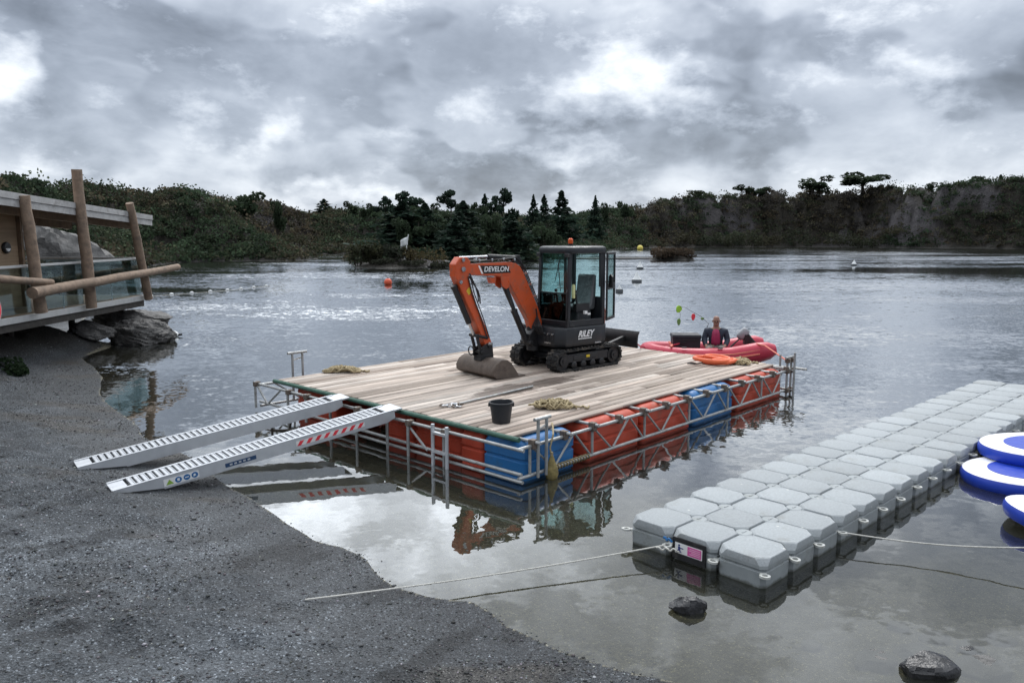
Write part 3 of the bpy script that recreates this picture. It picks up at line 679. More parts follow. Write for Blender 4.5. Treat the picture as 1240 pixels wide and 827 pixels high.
p = atd(62, 300, 44); rock('rock_outcrop', (p.x-1.2, 46, 1.6), (3.3,2.0,2.3), 'bare grey rock face on the hill seen through the cabin terrace', mat=M_ROCKL, seed=31, n=40, m=26, cat='rock face', rough=.5)
p = atd(536, 318, 80); rock('pale_boulder', (p.x, p.y-.5, .35), (.9,.5,.42), 'pale slab like boulder at the right end of the wooded point', mat=M_ROCKL, seed=33)
for i, (px, dep) in enumerate([(502, 77.2), (521, 77.6)]):
    p = atd(px, 322, dep); rock('shore_stone', (p.x, p.y, .15), (.4,.3,.3), ['left of two pale stones at the foot of the tawny mound', 'right of two pale stones at the foot of the tawny mound'][i], mat=M_ROCKL, seed=35+i)

# ------------------------------------------------------------------ cabin with terrace on the left bank
M_LOG = material('weathered_log', (.255,.185,.135), .8, var=.35, vscale=7, dirt=(.11,.085,.07), dirt_amt=.35, dirt_scale=3, bump=.012, bscale=18)
M_FASCIA = material('silvered_board', (.43,.43,.43), .75, var=.22, vscale=5, dirt=(.17,.155,.14), dirt_amt=.3, dirt_scale=3)
M_BEAM = material('brown_beam', (.215,.15,.10), .8, var=.3, vscale=5)
M_DECKEDGE = material('pale_deck_edge', (.50,.51,.51), .6, var=.12)
M_DARKUNDER = material('dark_joist', (.05,.045,.04), .85, var=.3)
mcl = bpy.data.materials.new('timber_cladding'); mcl.use_nodes = True; q = NG(mcl.node_tree); b = mcl.node_tree.nodes['Principled BSDF']
tc = q.n('ShaderNodeTexCoord').outputs['Object']; _, _, pz = q.sep(tc)
row = q.m('FLOOR', q.m('DIVIDE', pz, .115)); gr_ = q.n('ShaderNodeTexWhiteNoise', noise_dimensions='1D'); q.put(gr_.inputs['W'], row)
f = q.m('MULTIPLY', q.rng(gr_.outputs[0], 0, 1, .78, 1.15, smooth=False), q.rng(q.noise(q.vm('MULTIPLY', tc, (1, .6, 14)), 3, 5), .3, .7, .82, 1.15, smooth=False))
cc = q.n('ShaderNodeVectorMath', operation='SCALE'); cc.inputs[0].default_value = (.40,.285,.185); q.put(cc.inputs['Scale'], f); q.link(cc.outputs[0], b.inputs['Base Color']); b.inputs['Roughness'].default_value = .75
cab = thing('lakeside_cabin', 'timber clad cabin with log posts and glass sided terrace over the left bank', 'cabin', (-11.5, 0, 0))
def log(name, p0, p1, r, parent=cab, mat=M_LOG, taper=.92):
    p0 = Vector(p0); p1 = Vector(p1); pts = []; rs = []
    for i in range(9):
        t = i/8; w_ = Vector((prng.uniform(-1,1), prng.uniform(-1,1), prng.uniform(-1,1)))*r*.09
        pts.append(p0.lerp(p1, t)+w_); rs.append(r*(1-(1-taper)*t)*prng.uniform(.95, 1.05))
    return MB().path(pts, rs, 12).build(name, mat, parent)
def cy(px, x=-11.5): return -x*FPX/(620-px)                          # where the cabin front stands along the lake for a given column
# roof: a thin slab falling gently away, its fascia boards and rafters
def roofz(y): return 4.24+(y-17.6)*(3.86-4.24)/(24.8-17.6)
rf = MB(); rf.add([(-5.5,10,roofz(10)),(.12,10,roofz(10)),(.12,25,roofz(25)),(-5.5,25,roofz(25)),(-5.5,10,roofz(10)-.14),(.12,10,roofz(10)-.14),(.12,25,roofz(25)-.14),(-5.5,25,roofz(25)-.14)], [(0,1,2,3),(7,6,5,4),(0,4,5,1),(1,5,6,2),(2,6,7,3),(3,7,4,0)])
roof = rf.build('roof', M_BEAM, cab, smooth=0)
fa = MB()
for dz0, dz1, xo in ((.02,-.13,.16),(-.135,-.30,.135)):
    fa.add([(xo,9.9,roofz(10)+dz0),(xo,25.06,roofz(25)+dz0),(xo,25.06,roofz(25)+dz1),(xo,9.9,roofz(10)+dz1),(xo-.035,9.9,roofz(10)+dz0),(xo-.035,25.06,roofz(25)+dz0),(xo-.035,25.06,roofz(25)+dz1),(xo-.035,9.9,roofz(10)+dz1)], [(0,3,2,1),(4,5,6,7),(0,1,5,4),(1,2,6,5),(2,3,7,6),(3,0,4,7)])
fa.box((-5.4,25.003,roofz(25)-.28),(.12,25.04,roofz(25)+.02))
fa.build('fascia', M_FASCIA, roof, smooth=0)
bm_ = MB()
for xo, dz0 in ((-.55,-.16),(-2.4,-.16),(-4.2,-.16)):
    bm_.add([(xo,10,roofz(10)+dz0),(xo+.14,10,roofz(10)+dz0),(xo+.14,24.8,roofz(24.8)+dz0),(xo,24.8,roofz(24.8)+dz0),(xo,10,roofz(10)+dz0-.26),(xo+.14,10,roofz(10)+dz0-.26),(xo+.14,24.8,roofz(24.8)+dz0-.26),(xo,24.8,roofz(24.8)+dz0-.26)], [(0,1,2,3),(7,6,5,4),(0,4,5,1),(1,5,6,2),(2,6,7,3),(3,7,4,0)])
bm_.build('beam', M_BEAM, cab, smooth=0)
wl = MB(); wl.box((-5.2,9,1.42),(-1.2,20.3,3.92)); wl.build('wall', mcl, cab, smooth=0)
MB().box((-1.24,20.31,1.42),(-1.10,20.40,3.95)).build('corner_board', M_BEAM, cab, smooth=0)
pl_ = MB(); yc = cy(10, -12.7); pl_.lathe([(.13,0),(.15,.04),(.13,.08),(.10,.085)], n=20, M=Matrix.Translation((-1.2, yc, 2.95)) @ Matrix.Rotation(math.pi/2, 4, 'Y')); lampo = pl_.build('porthole_lamp', M_BLACK, cab)
MB().prism([(-.1,-.02),(.09,-.02),(.06,-.07),(0,-.095),(-.07,-.07)], 0, .012, M=Matrix.Translation((-1.105, yc, 2.95)) @ Matrix.Rotation(math.pi/2, 4, 'Z') ).build('lens', M_WHITE, lampo, smooth=0)
# terrace deck
dk = MB(); dk.box((-5.3,9,1.30),(.0,24.6,1.37)); dk.build('terrace_deck', M_BEAM, cab, smooth=0)
de = MB(); de.box((.003,9,1.245),(.05,24.66,1.40)); de.box((-5.3,24.603,1.245),(.0,24.65,1.40)); de.build('deck_edge', M_DECKEDGE, cab, smooth=0, bevel=.008)
ju = MB(); ju.box((-.1,9,1.06),(-.02,24.5,1.24)); ju.box((-3,9,1.06),(-2.9,24.5,1.295))
for i in range(9): ju.box((-5.2,10+1.8*i,1.10),(-.11,10.06+1.8*i,1.295))
ju.build('joist', M_DARKUNDER, cab, smooth=0)
for x0, y0 in ((-1.2,16.5),(-1.4,20),(-1.6,23.2),(-3.6,18),(-3.6,23)):
    MB().tube((x0,y0,gz(-11.5+x0,y0)-.3),(x0,y0,1.06),.09,n=10).build('pile', M_DARKUNDER, cab)
# balustrade: glass panes, handrail, slim metal uprights
ys = [11.0, 13.2, 15.4, cy(20), cy(41)-.12]
panes = [(9.2,12.6),(12.65,15.9),(15.95,18.75),(19.02,21.05),(21.35,24.35)]
for y0, y1 in panes: MB().box((-.03,y0,1.44),(-.018,y1,2.50)).build('glass_pane', M_GLASS, cab, smooth=0)
MB().box((-3.4,24.55,1.44),(-.15,24.562,2.50)).build('glass_pane', M_GLASS, cab, smooth=0)
MB().box((-.06,9,2.51),(.02,24.6,2.57)).box((-3.5,24.53,2.51),(-.061,24.59,2.57)).build('handrail', M_DECKEDGE, cab, smooth=0, bevel=.008)
for y0 in (12.62,15.92,20.15,22.6): MB().box((-.05,y0-.02,1.375),(-.035,y0+.02,2.508)).build('upright', M_STEEL, cab, smooth=0)
for (ptop, ytop, pbot, ybot, r) in ((34,238,43,378,.135),(99,208,105,372,.14),(160,247,176,362,.125)):
    yb = cy(pbot, -11.38); yt_ = cy(ptop, -11.38)
    zb = CAM_H-(ybot-HOR)/FPX*yb; zt_ = CAM_H-(ytop-HOR)/FPX*yt_
    log('log_post', (.21, yb, zb), (.21, yt_, zt_), r)
y0, y1 = cy(37, -11.0), cy(216, -11.0)
log('log_rail', (.52, y0, CAM_H-(354-HOR)/FPX*y0), (.52, y1, CAM_H-(323-HOR)/FPX*y1), .13, taper=.8)
y0, y1 = cy(-60, -11.1), cy(59, -11.1)
log('log_rail', (.48, y0, CAM_H-(333-HOR)/FPX*y0), (.48, y1, CAM_H-(341.5-HOR)/FPX*y1), .10, taper=.75)
# things at the cabin
lb_ = thing('lifebuoy', 'red lifebuoy at the left picture edge below the cabin', 'lifebuoy', (-10.86, 16.2, 1.72))
rg = MB(); rg.path([(0, .28*math.cos(a), .28*math.sin(a)) for a in np.linspace(0, 2*math.pi, 25)[:-1]], .075, 10, closed=True); rg.build('ring', M_REDF, lb_)
cr = MB(); cr.path([(.03, .37*math.cos(a), .37*math.sin(a)) for a in np.linspace(0, 2*math.pi, 25)[:-1]], .012, 6, closed=True); cr.build('grab_line', M_CORD, lb_)
for i, (x, y, s) in enumerate([(-11.3,17.6,.35),(-11.7,18.0,.45),(-11.0,17.2,.3)]):
    z0 = gz(x, y); c, kk = in_balls(220, [(0, 0, .10, .30, .26, .14), (.06, .05, .13, .2, .2, .13)])
    V, F, tn = leaf_quads(c*s/.4, .09, np.array([.026,.045,.022])*RNG.uniform(.6, 1.4, (220, 1)))
    o = raw_mesh('weed_clump', V, F, M_LEAF, tn); o.location = (x, y, z0); tag(o, ['middle clump of green weeds under the cabin deck','largest clump of green weeds under the cabin deck','nearest clump of green weeds at the left picture edge'][i], 'weeds')
pth = Vector((at(207, 406, .05).x, at(207, 406, .05).y, .06))
fl = thing('mooring_float', 'white egg shaped float lying on the water beside the boulder', 'float', pth)
MB().ball((0,0,0), .2, 14, 10, (1.3,.8,.75)).build('float_body', M_BUOYW, fl); MB().tube((.25,0,0),(.36,0,.02),.035,.03,8).build('eye', M_BLACK, fl)

# ------------------------------------------------------------------ small things far out on the lake
pf = atd(490, 312, 80.5); z0 = gz(pf.x, pf.y)
fp = thing('flag_pole', 'leaning pale pole with a ragged white flag on the wooded point', 'flag', (pf.x, pf.y, z0-.1))
MB().tube((0,0,0),(.42,0,CAM_H-(284-HOR)/FPX*80.5-z0+.1),.075,.05,8).build('pole', M_BUOYW, fp)
fv = MB(); N_ = 8; hh = CAM_H-(287-HOR)/FPX*80.5-z0+.1
rows = [[Vector((.34-.75*j/N_, .10*math.sin(j*.9+i*.5), hh-i*.2-.35*(j/N_)**1.5)) for j in range(N_+1)] for i in range(5)]
fv.add([p for r_ in rows for p in r_], [(i*(N_+1)+j, i*(N_+1)+j+1, (i+1)*(N_+1)+j+1, (i+1)*(N_+1)+j) for i in range(4) for j in range(N_)]); fo = fv.build('flag', M_BUOYW, fp); s_ = fo.modifiers.new('thick', 'SOLIDIFY'); s_.thickness = .02
def buoy(name, px, py, r, mat, label, shape='ball', cat='buoy', group=None):
    p = at(px, py, 0); t = thing(name, label, cat, (p.x, p.y, 0), 0, group)
    if shape == 'ball':
        MB().ball((0,0,r*.62), r, 16, 12).build('float_body', mat, t); MB().tube((0,0,r*1.6),(0,0,r*1.85),r*.14,r*.12,8).build('eye', M_BLACK, t)
    else:
        MB().lathe([(r*.5,-.1),(r*.95,.0),(r,.10),(r*.9,.2)], n=16).build('base', M_BUOYG, t)
        MB().lathe([(r*.86,.2),(r*.6,r*.9),(r*.25,r*1.6),(r*.08,r*2.0)], n=16).build('cone', mat, t)
    return t
buoy('marker_buoy', 470, 345, .26, M_BUOYO, 'round orange buoy floating left of the digger bucket arm')
buoy('marker_buoy', 775, 303, .62, M_BUOYY, 'round yellow buoy far out right of the digger cab')
buoy('cone_buoy', 771, 342, .36, M_BUOYW, 'largest pale cone topped buoy with dark base', 'cone')
buoy('cone_buoy', 750, 354.5, .22, M_BUOYW, 'pale cone topped buoy nearest the digger cab', 'cone')
buoy('cone_buoy', 775, 326, .34, M_BUOYW, 'smallest looking pale cone topped buoy below the yellow buoy', 'cone')
buoy('cone_buoy', 1034, 322, .3, M_BUOYW, 'lone white cone topped buoy far out on the right', 'cone')
def float_line(pts, label, line_label, r=.085, step=1.15, grp=''):
    pts = [at(*p) for p in pts]; L_ = [0]
    for a, b in zip(pts, pts[1:]): L_.append(L_[-1]+(b-a).length)
    k = int(L_[-1]/step); proto = None; ctr = []
    for i in range(k+1):
        s = i*L_[-1]/max(k, 1); j = max(jj for jj in range(len(pts)-1) if L_[jj] <= s+1e-6); tt = (s-L_[j])/(L_[j+1]-L_[j]); p = pts[j].lerp(pts[j+1], tt)
        p.x += prng.uniform(-.05,.05); p.z = .01; ctr.append(p)
        if proto is None: proto = MB().ball((0,0,.02), r, 10, 7, (1.4,1,1)).build('line_float', M_BUOYW); o = proto
        else: o = proto.copy(); COL.objects.link(o)
        o.location = p; tag(o, label, 'float', grp)
    ln = MB().path([(p.x, p.y, -.01) for p in ctr], .018, 5).build('float_rope', M_CORD); tag(ln, line_label, 'rope')
float_line([(183,359),(208,357),(243,354.5),(285,351),(322,347)], 'small white float on the swim line left of the raft', 'thin rope carrying the row of small white floats', grp='floats on the swim line')
p0, p1 = at(690, 314), at(792, 313.6)
bo = MB().path([p0.lerp(p1, i/10)+Vector((0, .15*math.sin(i*1.3), .02)) for i in range(11)], .16, 8).build('floating_boom', M_BLACK); tag(bo, 'thin dark floating boom running to the reed islet', 'boom')
# twigs and sticks in the shallows by the raft
sp = at(337, 522, 0); sb = MB()
for a, b in (((-.12,0,-.3),(-.10,.02,.18)),((.12,.05,-.3),(.2,.12,.22)),((-.25,.1,-.02),(.25,-.05,.03)),((.2,.12,.22),(.27,.1,.27))): sb.tube(a, b, .03, .018, 7)
tag(sb.build('driftwood_snag', M_BARK, loc=(sp.x, sp.y, 0)), 'dark broken sticks poking out of the water between the ramps', 'driftwood')
# stakes of rope on the beach
# ------------------------------------------------------------------ the raft
RN = at(622, 527, .62); RN.z = 0; RAZ = math.atan2(.7297007, .68376669)
RL, RWD, DZ = 7.93, 6.02, .62
RU = Vector((math.cos(RAZ), math.sin(RAZ), 0)); RV = Vector((-math.sin(RAZ), math.cos(RAZ), 0))
def rloc(px, py, z):
    p = at(px, py, z)-RN; return p.dot(RU), p.dot(RV)
def face_hit(px, py, y=None, x=None):
    """local x (or y) and height where the photograph's ray meets the raft's side plane"""
    o = Vector((0,0,CAM_H)); d = at(px, py, 0)-o
    if y is not None: t = ((RN-o).dot(RV)+y)/d.dot(RV); p = o+d*t; return (p-RN).dot(RU), p.z
    t = ((RN-o).dot(RU)+x)/d.dot(RU); p = o+d*t; return (p-RN).dot(RV), p.z
raft = thing('work_raft', 'plank decked raft on red and blue plastic drums inside a scaffold tube frame', 'raft', (RN.x, RN.y, 0), RAZ)
mdw = bpy.data.materials.new('weathered_plank'); mdw.use_nodes = True; q = NG(mdw.node_tree); b = mdw.node_tree.nodes['Principled BSDF']
tc = q.n('ShaderNodeTexCoord').outputs['Object']; tone = q.n('ShaderNodeAttribute', attribute_name='tone').outputs['Color']
grain = q.noise(q.vm('MULTIPLY', tc, (.55, 9, 9)), 3.0, 7, .68); blot = q.noise(q.vm('MULTIPLY', tc, (.45, 2.4, 1)), 1.6, 5, .6)
f = q.m('MULTIPLY', q.rng(grain, .3, .7, .70, 1.18, smooth=False), q.rng(blot, .3, .72, .68, 1.16, smooth=False))
c1 = q.n('ShaderNodeVectorMath', operation='SCALE'); q.put(c1.inputs[0], tone); q.put(c1.inputs['Scale'], f)
# damp mud dropped round the bucket and track marks: stains with a shape of their own
ux, uy, uz = q.sep(tc)
def stain(cx, cy_, sx, sy):
    a = q.m('DIVIDE', q.m('SUBTRACT', ux, cx), sx); bb = q.m('DIVIDE', q.m('SUBTRACT', uy, cy_), sy)
    return q.m('SUBTRACT', 1.0, q.m('ADD', q.m('MULTIPLY', a, a), q.m('MULTIPLY', bb, bb)))
bx, by = rloc(612, 472, DZ); cx2, cy2 = rloc(665, 462, DZ)
stn = q.m('MAXIMUM', q.m('MAXIMUM', stain(bx, by, .95, .42), stain(cx2, cy2, .9, .3)), stain(*rloc(655, 482, DZ), 1.5, .13))
sm = q.rng(q.m('ADD', stn, q.m('MULTIPLY', q.m('SUBTRACT', q.noise(tc, 3.5, 6, .65), .5), 2.2)), .05, .6, 0, .85)
c2 = q.mix(sm, c1.outputs[0], (.115, .085, .068)); q.link(c2, b.inputs['Base Color']); b.inputs['Specular IOR Level'].default_value = .35
q.put(b.inputs['Roughness'], q.m('SUBTRACT', .78, q.m('MULTIPLY', sm, .32)))
bp = q.n('ShaderNodeBump'); bp.inputs['Distance'].default_value = .006; q.put(bp.inputs['Height'], grain); q.link(bp.outputs[0], b.inputs['Normal'])
V = []; F = []; CC = []
nb = 34; pit = RWD/nb
bt = np.array([[.58,.49,.42],[.48,.40,.34],[.66,.58,.51],[.40,.33,.275],[.55,.46,.39],[.33,.265,.22]])
for i in range(nb):
    cuts = [0, prng.uniform(2.2, 4.2), prng.uniform(4.8, 6.4), RL]
    for a, b_ in zip(cuts, cuts[1:]):
        y0 = i*pit+.013; y1 = (i+1)*pit-.013; zt = DZ+prng.uniform(-.006, .004); zb = DZ-.045; x0 = a+.004+(prng.uniform(-.02,.02) if a == 0 else 0); x1 = b_-.004+(prng.uniform(-.03,.03) if b_ == RL else 0); e = .008
        cup = prng.uniform(-.004, .004)
        o = len(V); V += [(x0,y0,zb),(x1,y0,zb),(x1,y1,zb),(x0,y1,zb),(x0,y0,zt-e),(x1,y0,zt-e),(x1,y1,zt-e),(x0,y1,zt-e),(x0+e,y0+e,zt),(x1-e,y0+e,zt+cup),(x1-e,y1-e,zt-cup),(x0+e,y1-e,zt)]
        ff = [(3,2,1,0),(0,1,5,4),(1,2,6,5),(2,3,7,6),(3,0,4,7),(4,5,9,8),(5,6,10,9),(6,7,11,10),(7,4,8,11),(8,9,10,11)]
        F += [tuple(k+o for k in f_) for f_ in ff]
        tn = bt[prng.randint(0, 5)]*prng.uniform(.80, 1.14); CC += [tn]*10
dk_ = raw_mesh('deck', np.array(V), np.array(F), mdw, np.array(CC)); dk_.parent = raft
js = MB()
for i in range(12): js.box((.25+i*.67, .1, DZ-.145), (.33+i*.67, RWD-.1, DZ-.047))
js.build('joist', M_DARKUNDER, raft, smooth=0)
# green painted pole along the ramp edge and the scaffold frame
T = .0242
MB().tube((-.055,-.15,DZ-.03),(-.055,RWD+.02,DZ-.03),.036,n=10).build('edge_pole', M_GREEN, raft)
OY = -.24; ZT, ZB = .50, .10
gird = MB()
x_end = RL+.22
gird.tube((-.17,OY,ZT),(x_end,OY,ZT),T,n=10); gird.tube((-.17,OY,ZB),(x_end,OY,ZB),T,n=10)
for i in range(6):
    x0 = .06+i*1.36
    gird.tube((x0,OY,ZB),(x0,OY,ZT),T*.85,n=8)
    if x0+.1 < RL:
        gird.tube((x0+.05,OY,ZT-.02),(x0+.46,OY,ZB+.02),T*.7,n=8)
        gird.tube((x0+.52,OY,ZB+.02),(x0+.90,OY,ZT-.02),T*.7,n=8)
        if x0+1.3 < RL+.2: gird.tube((x0+.96,OY,ZT-.02),(x0+1.31,OY,ZB+.02),T*.7,n=8)
gird.build('lattice_girder', M_GALV, raft)
g2_ = MB(); g2_.tube((-.2,RWD+.3,ZT),(x_end,RWD+.3,ZT),T,n=8); g2_.tube((-.2,RWD+.3,ZB),(x_end,RWD+.3,ZB),T,n=8)
for i in range(12):
    x0 = .1+i*.68; g2_.tube((x0,RWD+.3,ZB if i % 2 else ZT),(x0+.6,RWD+.3,ZT if i % 2 else ZB),T*.7,n=8)
g2_.build('lattice_girder', M_GALV, raft)
for i in range(13):
    x0 = .12+i*.655
    MB().tube((x0,OY-.07-prng.uniform(0,.08),ZT+.052),(x0,1.2,ZT+.052),T,n=8).build('transom_tube', M_GALV, raft)
    MB().box((x0-.045,OY-.05,ZT-.045),(x0+.045,OY+.05,ZT+.085)).tube((x0+.055,OY-.07,ZT+.01),(x0+.055,OY+.07,ZT+.01),.014,n=6).build('coupler', M_COUPLER, raft, bevel=.012)
fr_ = MB()                                                       # tubes along the ramp end
fr_.tube((-.17,-.34,ZT),(-.17,RWD+.55,ZT),T,n=10); fr_.tube((-.17,-.30,.17),(-.17,RWD+.35,.17),T,n=10); fr_.tube((-.17,-.32,.07),(-.17,3.9,.07),T,n=10)
fr_.build('end_tube', M_GALV, raft)
for y0 in (1.15, 1.95, 2.45, 3.25, 3.98, 4.72, 5.30, RWD+.42):
    MB().tube((-.225,y0,-.25 if y0 < 4.5 else .05),(-.225,y0,ZT+.05),T,n=8).build('upright_tube', M_GALV, raft)
    MB().box((-.25,y0-.045,ZT-.045),(-.13,y0+.045,ZT+.045)).build('coupler', M_COUPLER, raft, bevel=.012)
br_ = MB(); br_.tube((-.19,5.62,ZT-.03),(-.19,RWD+.0,.2),T*.8,n=8); br_.build('brace_tube', M_GALV, raft)
MB().tube((-.19,RWD+.05,.16),(-.19,RWD+.40,ZT-.03),T*.8,n=8).build('brace_tube', M_GALV, raft)
MB().tube((-.19,2.0,ZT-.03),(-.19,1.55,.15),T*.8,n=8).build('brace_tube', M_GALV, raft)
et = MB(); et.tube((RL+.16,-.34,ZT),(RL+.16,RWD+.4,ZT),T,n=8); et.tube((RL+.16,-.34,ZB),(RL+.16,RWD+.4,ZB),T,n=8); et.build('end_tube', M_GALV, raft)
# drums
def drum(parent, x0, x1, y0, y1, mat, axis='x'):
    """moulded float tank with ribs and a rounded shoulder"""
    mb = MB(); z0, z1 = -.28, .555
    prof = [(z0,.03),(z0+.06,0),(.02,0),(.035,.018),(.06,.018),(.075,0),(.24,0),(.255,.018),(.285,.018),(.30,0),(.42,0),(.50,.035),(z1-.01,.10),(z1,.16)]
    rings = []
    for z, ins in prof:
        r = .07; pts = []
        X0, X1, Y0, Y1 = x0+ins, x1-ins, y0+ins, y1-ins
        for (cx_, cy_, a0) in ((X1-r,Y1-r,0),(X0+r,Y1-r,90),(X0+r,Y0+r,180),(X1-r,Y0+r,270)):
            for j in range(4): a = R(a0+30*j); pts.append(Vector((cx_+r*math.cos(a), cy_+r*math.sin(a), z)))
        rings.append(pts)
    mb.loft(rings)
    d = mb.build('float_drum', mat, parent, smooth=50)
    cp = MB(); cxm = x0+(x1-x0)*.22; cym = (y0+y1)/2; cp.lathe([(.07,z1-.005),(.07,z1+.03),(.06,z1+.035)], (cxm, cym, 0), 12); cp.build('cap', mat, d)
    return d
fx = lambda px, py: face_hit(px, py, y=-.1)[0]
spans = [(.02, fx(692, 535), M_BLUE), (fx(706, 530), fx(770, 510), M_RED), (fx(774, 510), fx(832, 490), M_RED), (fx(836, 490), fx(884, 475), M_BLUE), (fx(890, 470), RL-.02, M_RED)]
for a, b_, m_ in spans: drum(raft, a, b_, -.17, .62, m_)
fy = lambda px, py: face_hit(px, py, x=-.02)[0]
ysp = [(.64, fy(553, 540), M_RED), (fy(540, 530)-.1, fy(487, 505), M_RED), (fy(484, 505), fy(450, 500), M_RED), (fy(391, 490), fy(345, 480), M_RED)]
for a, b_, m_ in ysp:
    if b_ < a: a, b_ = b_, a
    drum(raft, .04 if a < 1 else .22, 1.25, a, b_, m_)
for a, b_, m_ in [(1.5,2.9,M_RED),(3.1,4.5,M_BLUE),(4.7,6.1,M_RED),(6.4,7.8,M_BLUE)]: drum(raft, a, b_, RWD-.75, RWD+.1, m_)
for y0, m_ in ((1.6,M_BLUE),(2.9,M_RED),(4.1,M_BLUE)): drum(raft, RL-.85, RL+.02, y0, y0+1.1, m_)
# ladder on the ramp end
ly0, ly1 = face_hit(541, 530, x=-.27)[0], face_hit(524, 520, x=-.27)[0]
ld_ = MB()
for yy_ in (ly0, ly1): ld_.tube((-.27,yy_,-.75),(-.27,yy_,DZ-.02),.028,n=8)
for k_ in range(5): ld_.box((-.30,min(ly0,ly1),-.62+.27*k_),(-.24,max(ly0,ly1),-.585+.27*k_))
ld_.build('ladder', M_ALU, raft)
# T shaped mooring handles
def handle(x, y, z0, z1, dx=.17, dy=0, name='mooring_post'):
    h = MB(); a = Vector((dx, dy, 0)); c = Vector((x, y, 0))
    for s in (-.5, .5): h.tube(c+a*s+Vector((0,0,z0)), c+a*s+Vector((0,0,z1)), T*.95, n=8)
    h.tube(c-a*.95+Vector((0,0,z1)), c+a*.95+Vector((0,0,z1)), T*1.05, n=8); h.tube(c-a*.5+Vector((0,0,z1-.14)), c+a*.5+Vector((0,0,z1-.10)), T*.6, n=6)
    return h.build(name, M_GALV, raft)
hx = face_hit(656, 545, y=OY-.04)[0]
handle(hx, OY-.05, .06, .86)
handle(.62, RWD+.30, ZB, 1.02, .22)
for dx_, dy_ in ((RL+.03,OY-.02),(RL+.22,OY-.02),(RL+.22,OY+.22),(RL+.03,OY-.17)):
    MB().tube((RL+.03 if 0 else dx_,dy_,-.10),(dx_,dy_,.80+.1*(dy_ < -.3)),T,n=8).build('corner_post', M_GALV, raft)
for dx_ in (RL+.03, RL+.22):
    for z_ in (ZB, ZT, .72): MB().box((dx_-.045,OY-.08,z_-.045),(dx_+.045,OY+.02,z_+.045)).build('coupler', M_COUPLER, raft, bevel=.01)
cps = MB(); cps.tube((RL-.06,OY-.02,.78),(RL+.33,OY-.02,.78),T,n=8).tube((RL+.22,OY-.35,ZT+.05),(RL+.22,OY+.4,ZT+.05),T,n=8); cps.build('corner_tube', M_GALV, raft, bevel=0)

# ------------------------------------------------------------------ loading ramps
def ramp(f0, f1, t0, t1, label, decals=False):
    """f0,f1: ground end's far and near corner; t0,t1: the same at the raft"""
    foot = (f0+f1)/2; top = (t0+t1)/2; ax = top-foot; Lr = ax.length; ax.normalize()
    side = Vector((0,0,1)).cross(ax).normalized(); up = ax.cross(side)
    rt = thing('loading_ramp', label, 'ramp', foot)
    M4 = Matrix((ax, side, up)).transposed().to_4x4(); wd = .40
    def put(mb, name, mat, par=rt, **k):
        mb.v = [tuple(M4 @ Vector(p)) for p in mb.v]; return mb.build(name, mat, par, **k)
    for s in (-1, 1):
        y0 = s*wd/2; poly = [(0,.0),(.03,.018),(Lr,.018),(Lr,-.10),(Lr-.12,-.135),(.62,-.135),(.10,-.03)]
        sr = MB(); sr.prism(poly, y0-.004, y0+.004); sr.box((.6,min(y0,y0-s*.035)-.004,-.143),(Lr-.12,max(y0,y0-s*.035)+.004,-.136)); sr.box((.02,min(y0,y0-s*.03)-.006,.0185),(Lr,max(y0,y0-s*.03)+.006,.026)); sr.box((.5,y0-s*.006-.006,-.06) if s < 0 else (.5,y0-.0001,-.06),(Lr-.05,y0+.006 if s < 0 else y0+.012,-.052))
        so = put(sr, 'side_rail', M_ALU, smooth=0)
        if s < 0 and decals:
            dc = MB(); a0, a1 = Lr*.60, Lr*.87; k = 8; wq = (a1-a0)/k
            dc.mat(1).box((a0,y0-.0075,-.095),(a1,y0-.0055,-.025)); dc.mat(0)
            for i in range(k): x0 = a0+i*wq; dc.prism([(x0+.01,-.092),(x0+wq*.5,-.092),(x0+wq*.95,-.028),(x0+wq*.46,-.028)], y0-.0095, y0-.0078)
            put(dc, 'hazard_stripes', [M_REDF, M_WHITE], so, smooth=0)
            lab = MB(); lab.mat(0).box((.60,y0-.0075,-.115),(1.04,y0-.0055,-.02))
            lab.mat(1).prism([(.625,-.10),(.72,-.10),(.672,-.035)], y0-.0095, y0-.0078)
            lab.mat(2)
            for xc in (.78,.885,.985): lab.prism([(xc+.042*math.cos(2*math.pi*i/14), -.068+.038*math.sin(2*math.pi*i/14)) for i in range(14)], y0-.0095, y0-.0078)
            lab.mat(0)
            lab.box((.765,y0-.0112,-.085),(.795,y0-.0096,-.05)); lab.box((.862,y0-.0112,-.073),(.908,y0-.0096,-.062)); lab.prism([(.965,-.085),(1.0,-.075),(.99,-.05),(.97,-.055)], y0-.0112, y0-.0096)
            put(lab, 'safety_sticker', [M_WHITE, material('label_green', (.25,.42,.06), .5), M_BLUE], so, smooth=0)
            l2 = MB(); l2.mat(0).box((1.38,y0-.0075,-.10),(1.80,y0-.0055,-.045)); l2.mat(1)
            for i in range(5): l2.box((1.44+.06*i,y0-.0092,-.083),(1.475+.06*i,y0-.0077,-.062))
            put(l2, 'maker_sticker', [material('label_navy', (.02,.06,.14), .5), M_ALU], so, smooth=0)
    rg_ = MB(); nr_ = int((Lr-.3)/.085)
    for i in range(nr_):
        x0 = .24+i*(Lr-.42)/nr_; rg_.box((x0,-wd/2+.0045,-.010),(x0+.056,wd/2-.0045,.0215)); rg_.box((x0+.002,-wd/2+.0345,.0215),(x0+.010,wd/2-.0345,.030)); rg_.box((x0+.046,-wd/2+.0345,.0215),(x0+.054,wd/2-.0345,.030))
    put(rg_, 'rungs', M_ALU, smooth=0)
    put(MB().box((.015,-wd/2+.0045,-.006),(.20,wd/2-.0045,.017)), 'end_plate', M_ALU, smooth=0); put(MB().box((Lr-.12,-wd/2+.0045,-.004),(Lr+.14,wd/2-.0045,.0175)), 'end_plate', M_ALU, smooth=0)
    return rt
za = gz(-5.8, 10.3)+.03
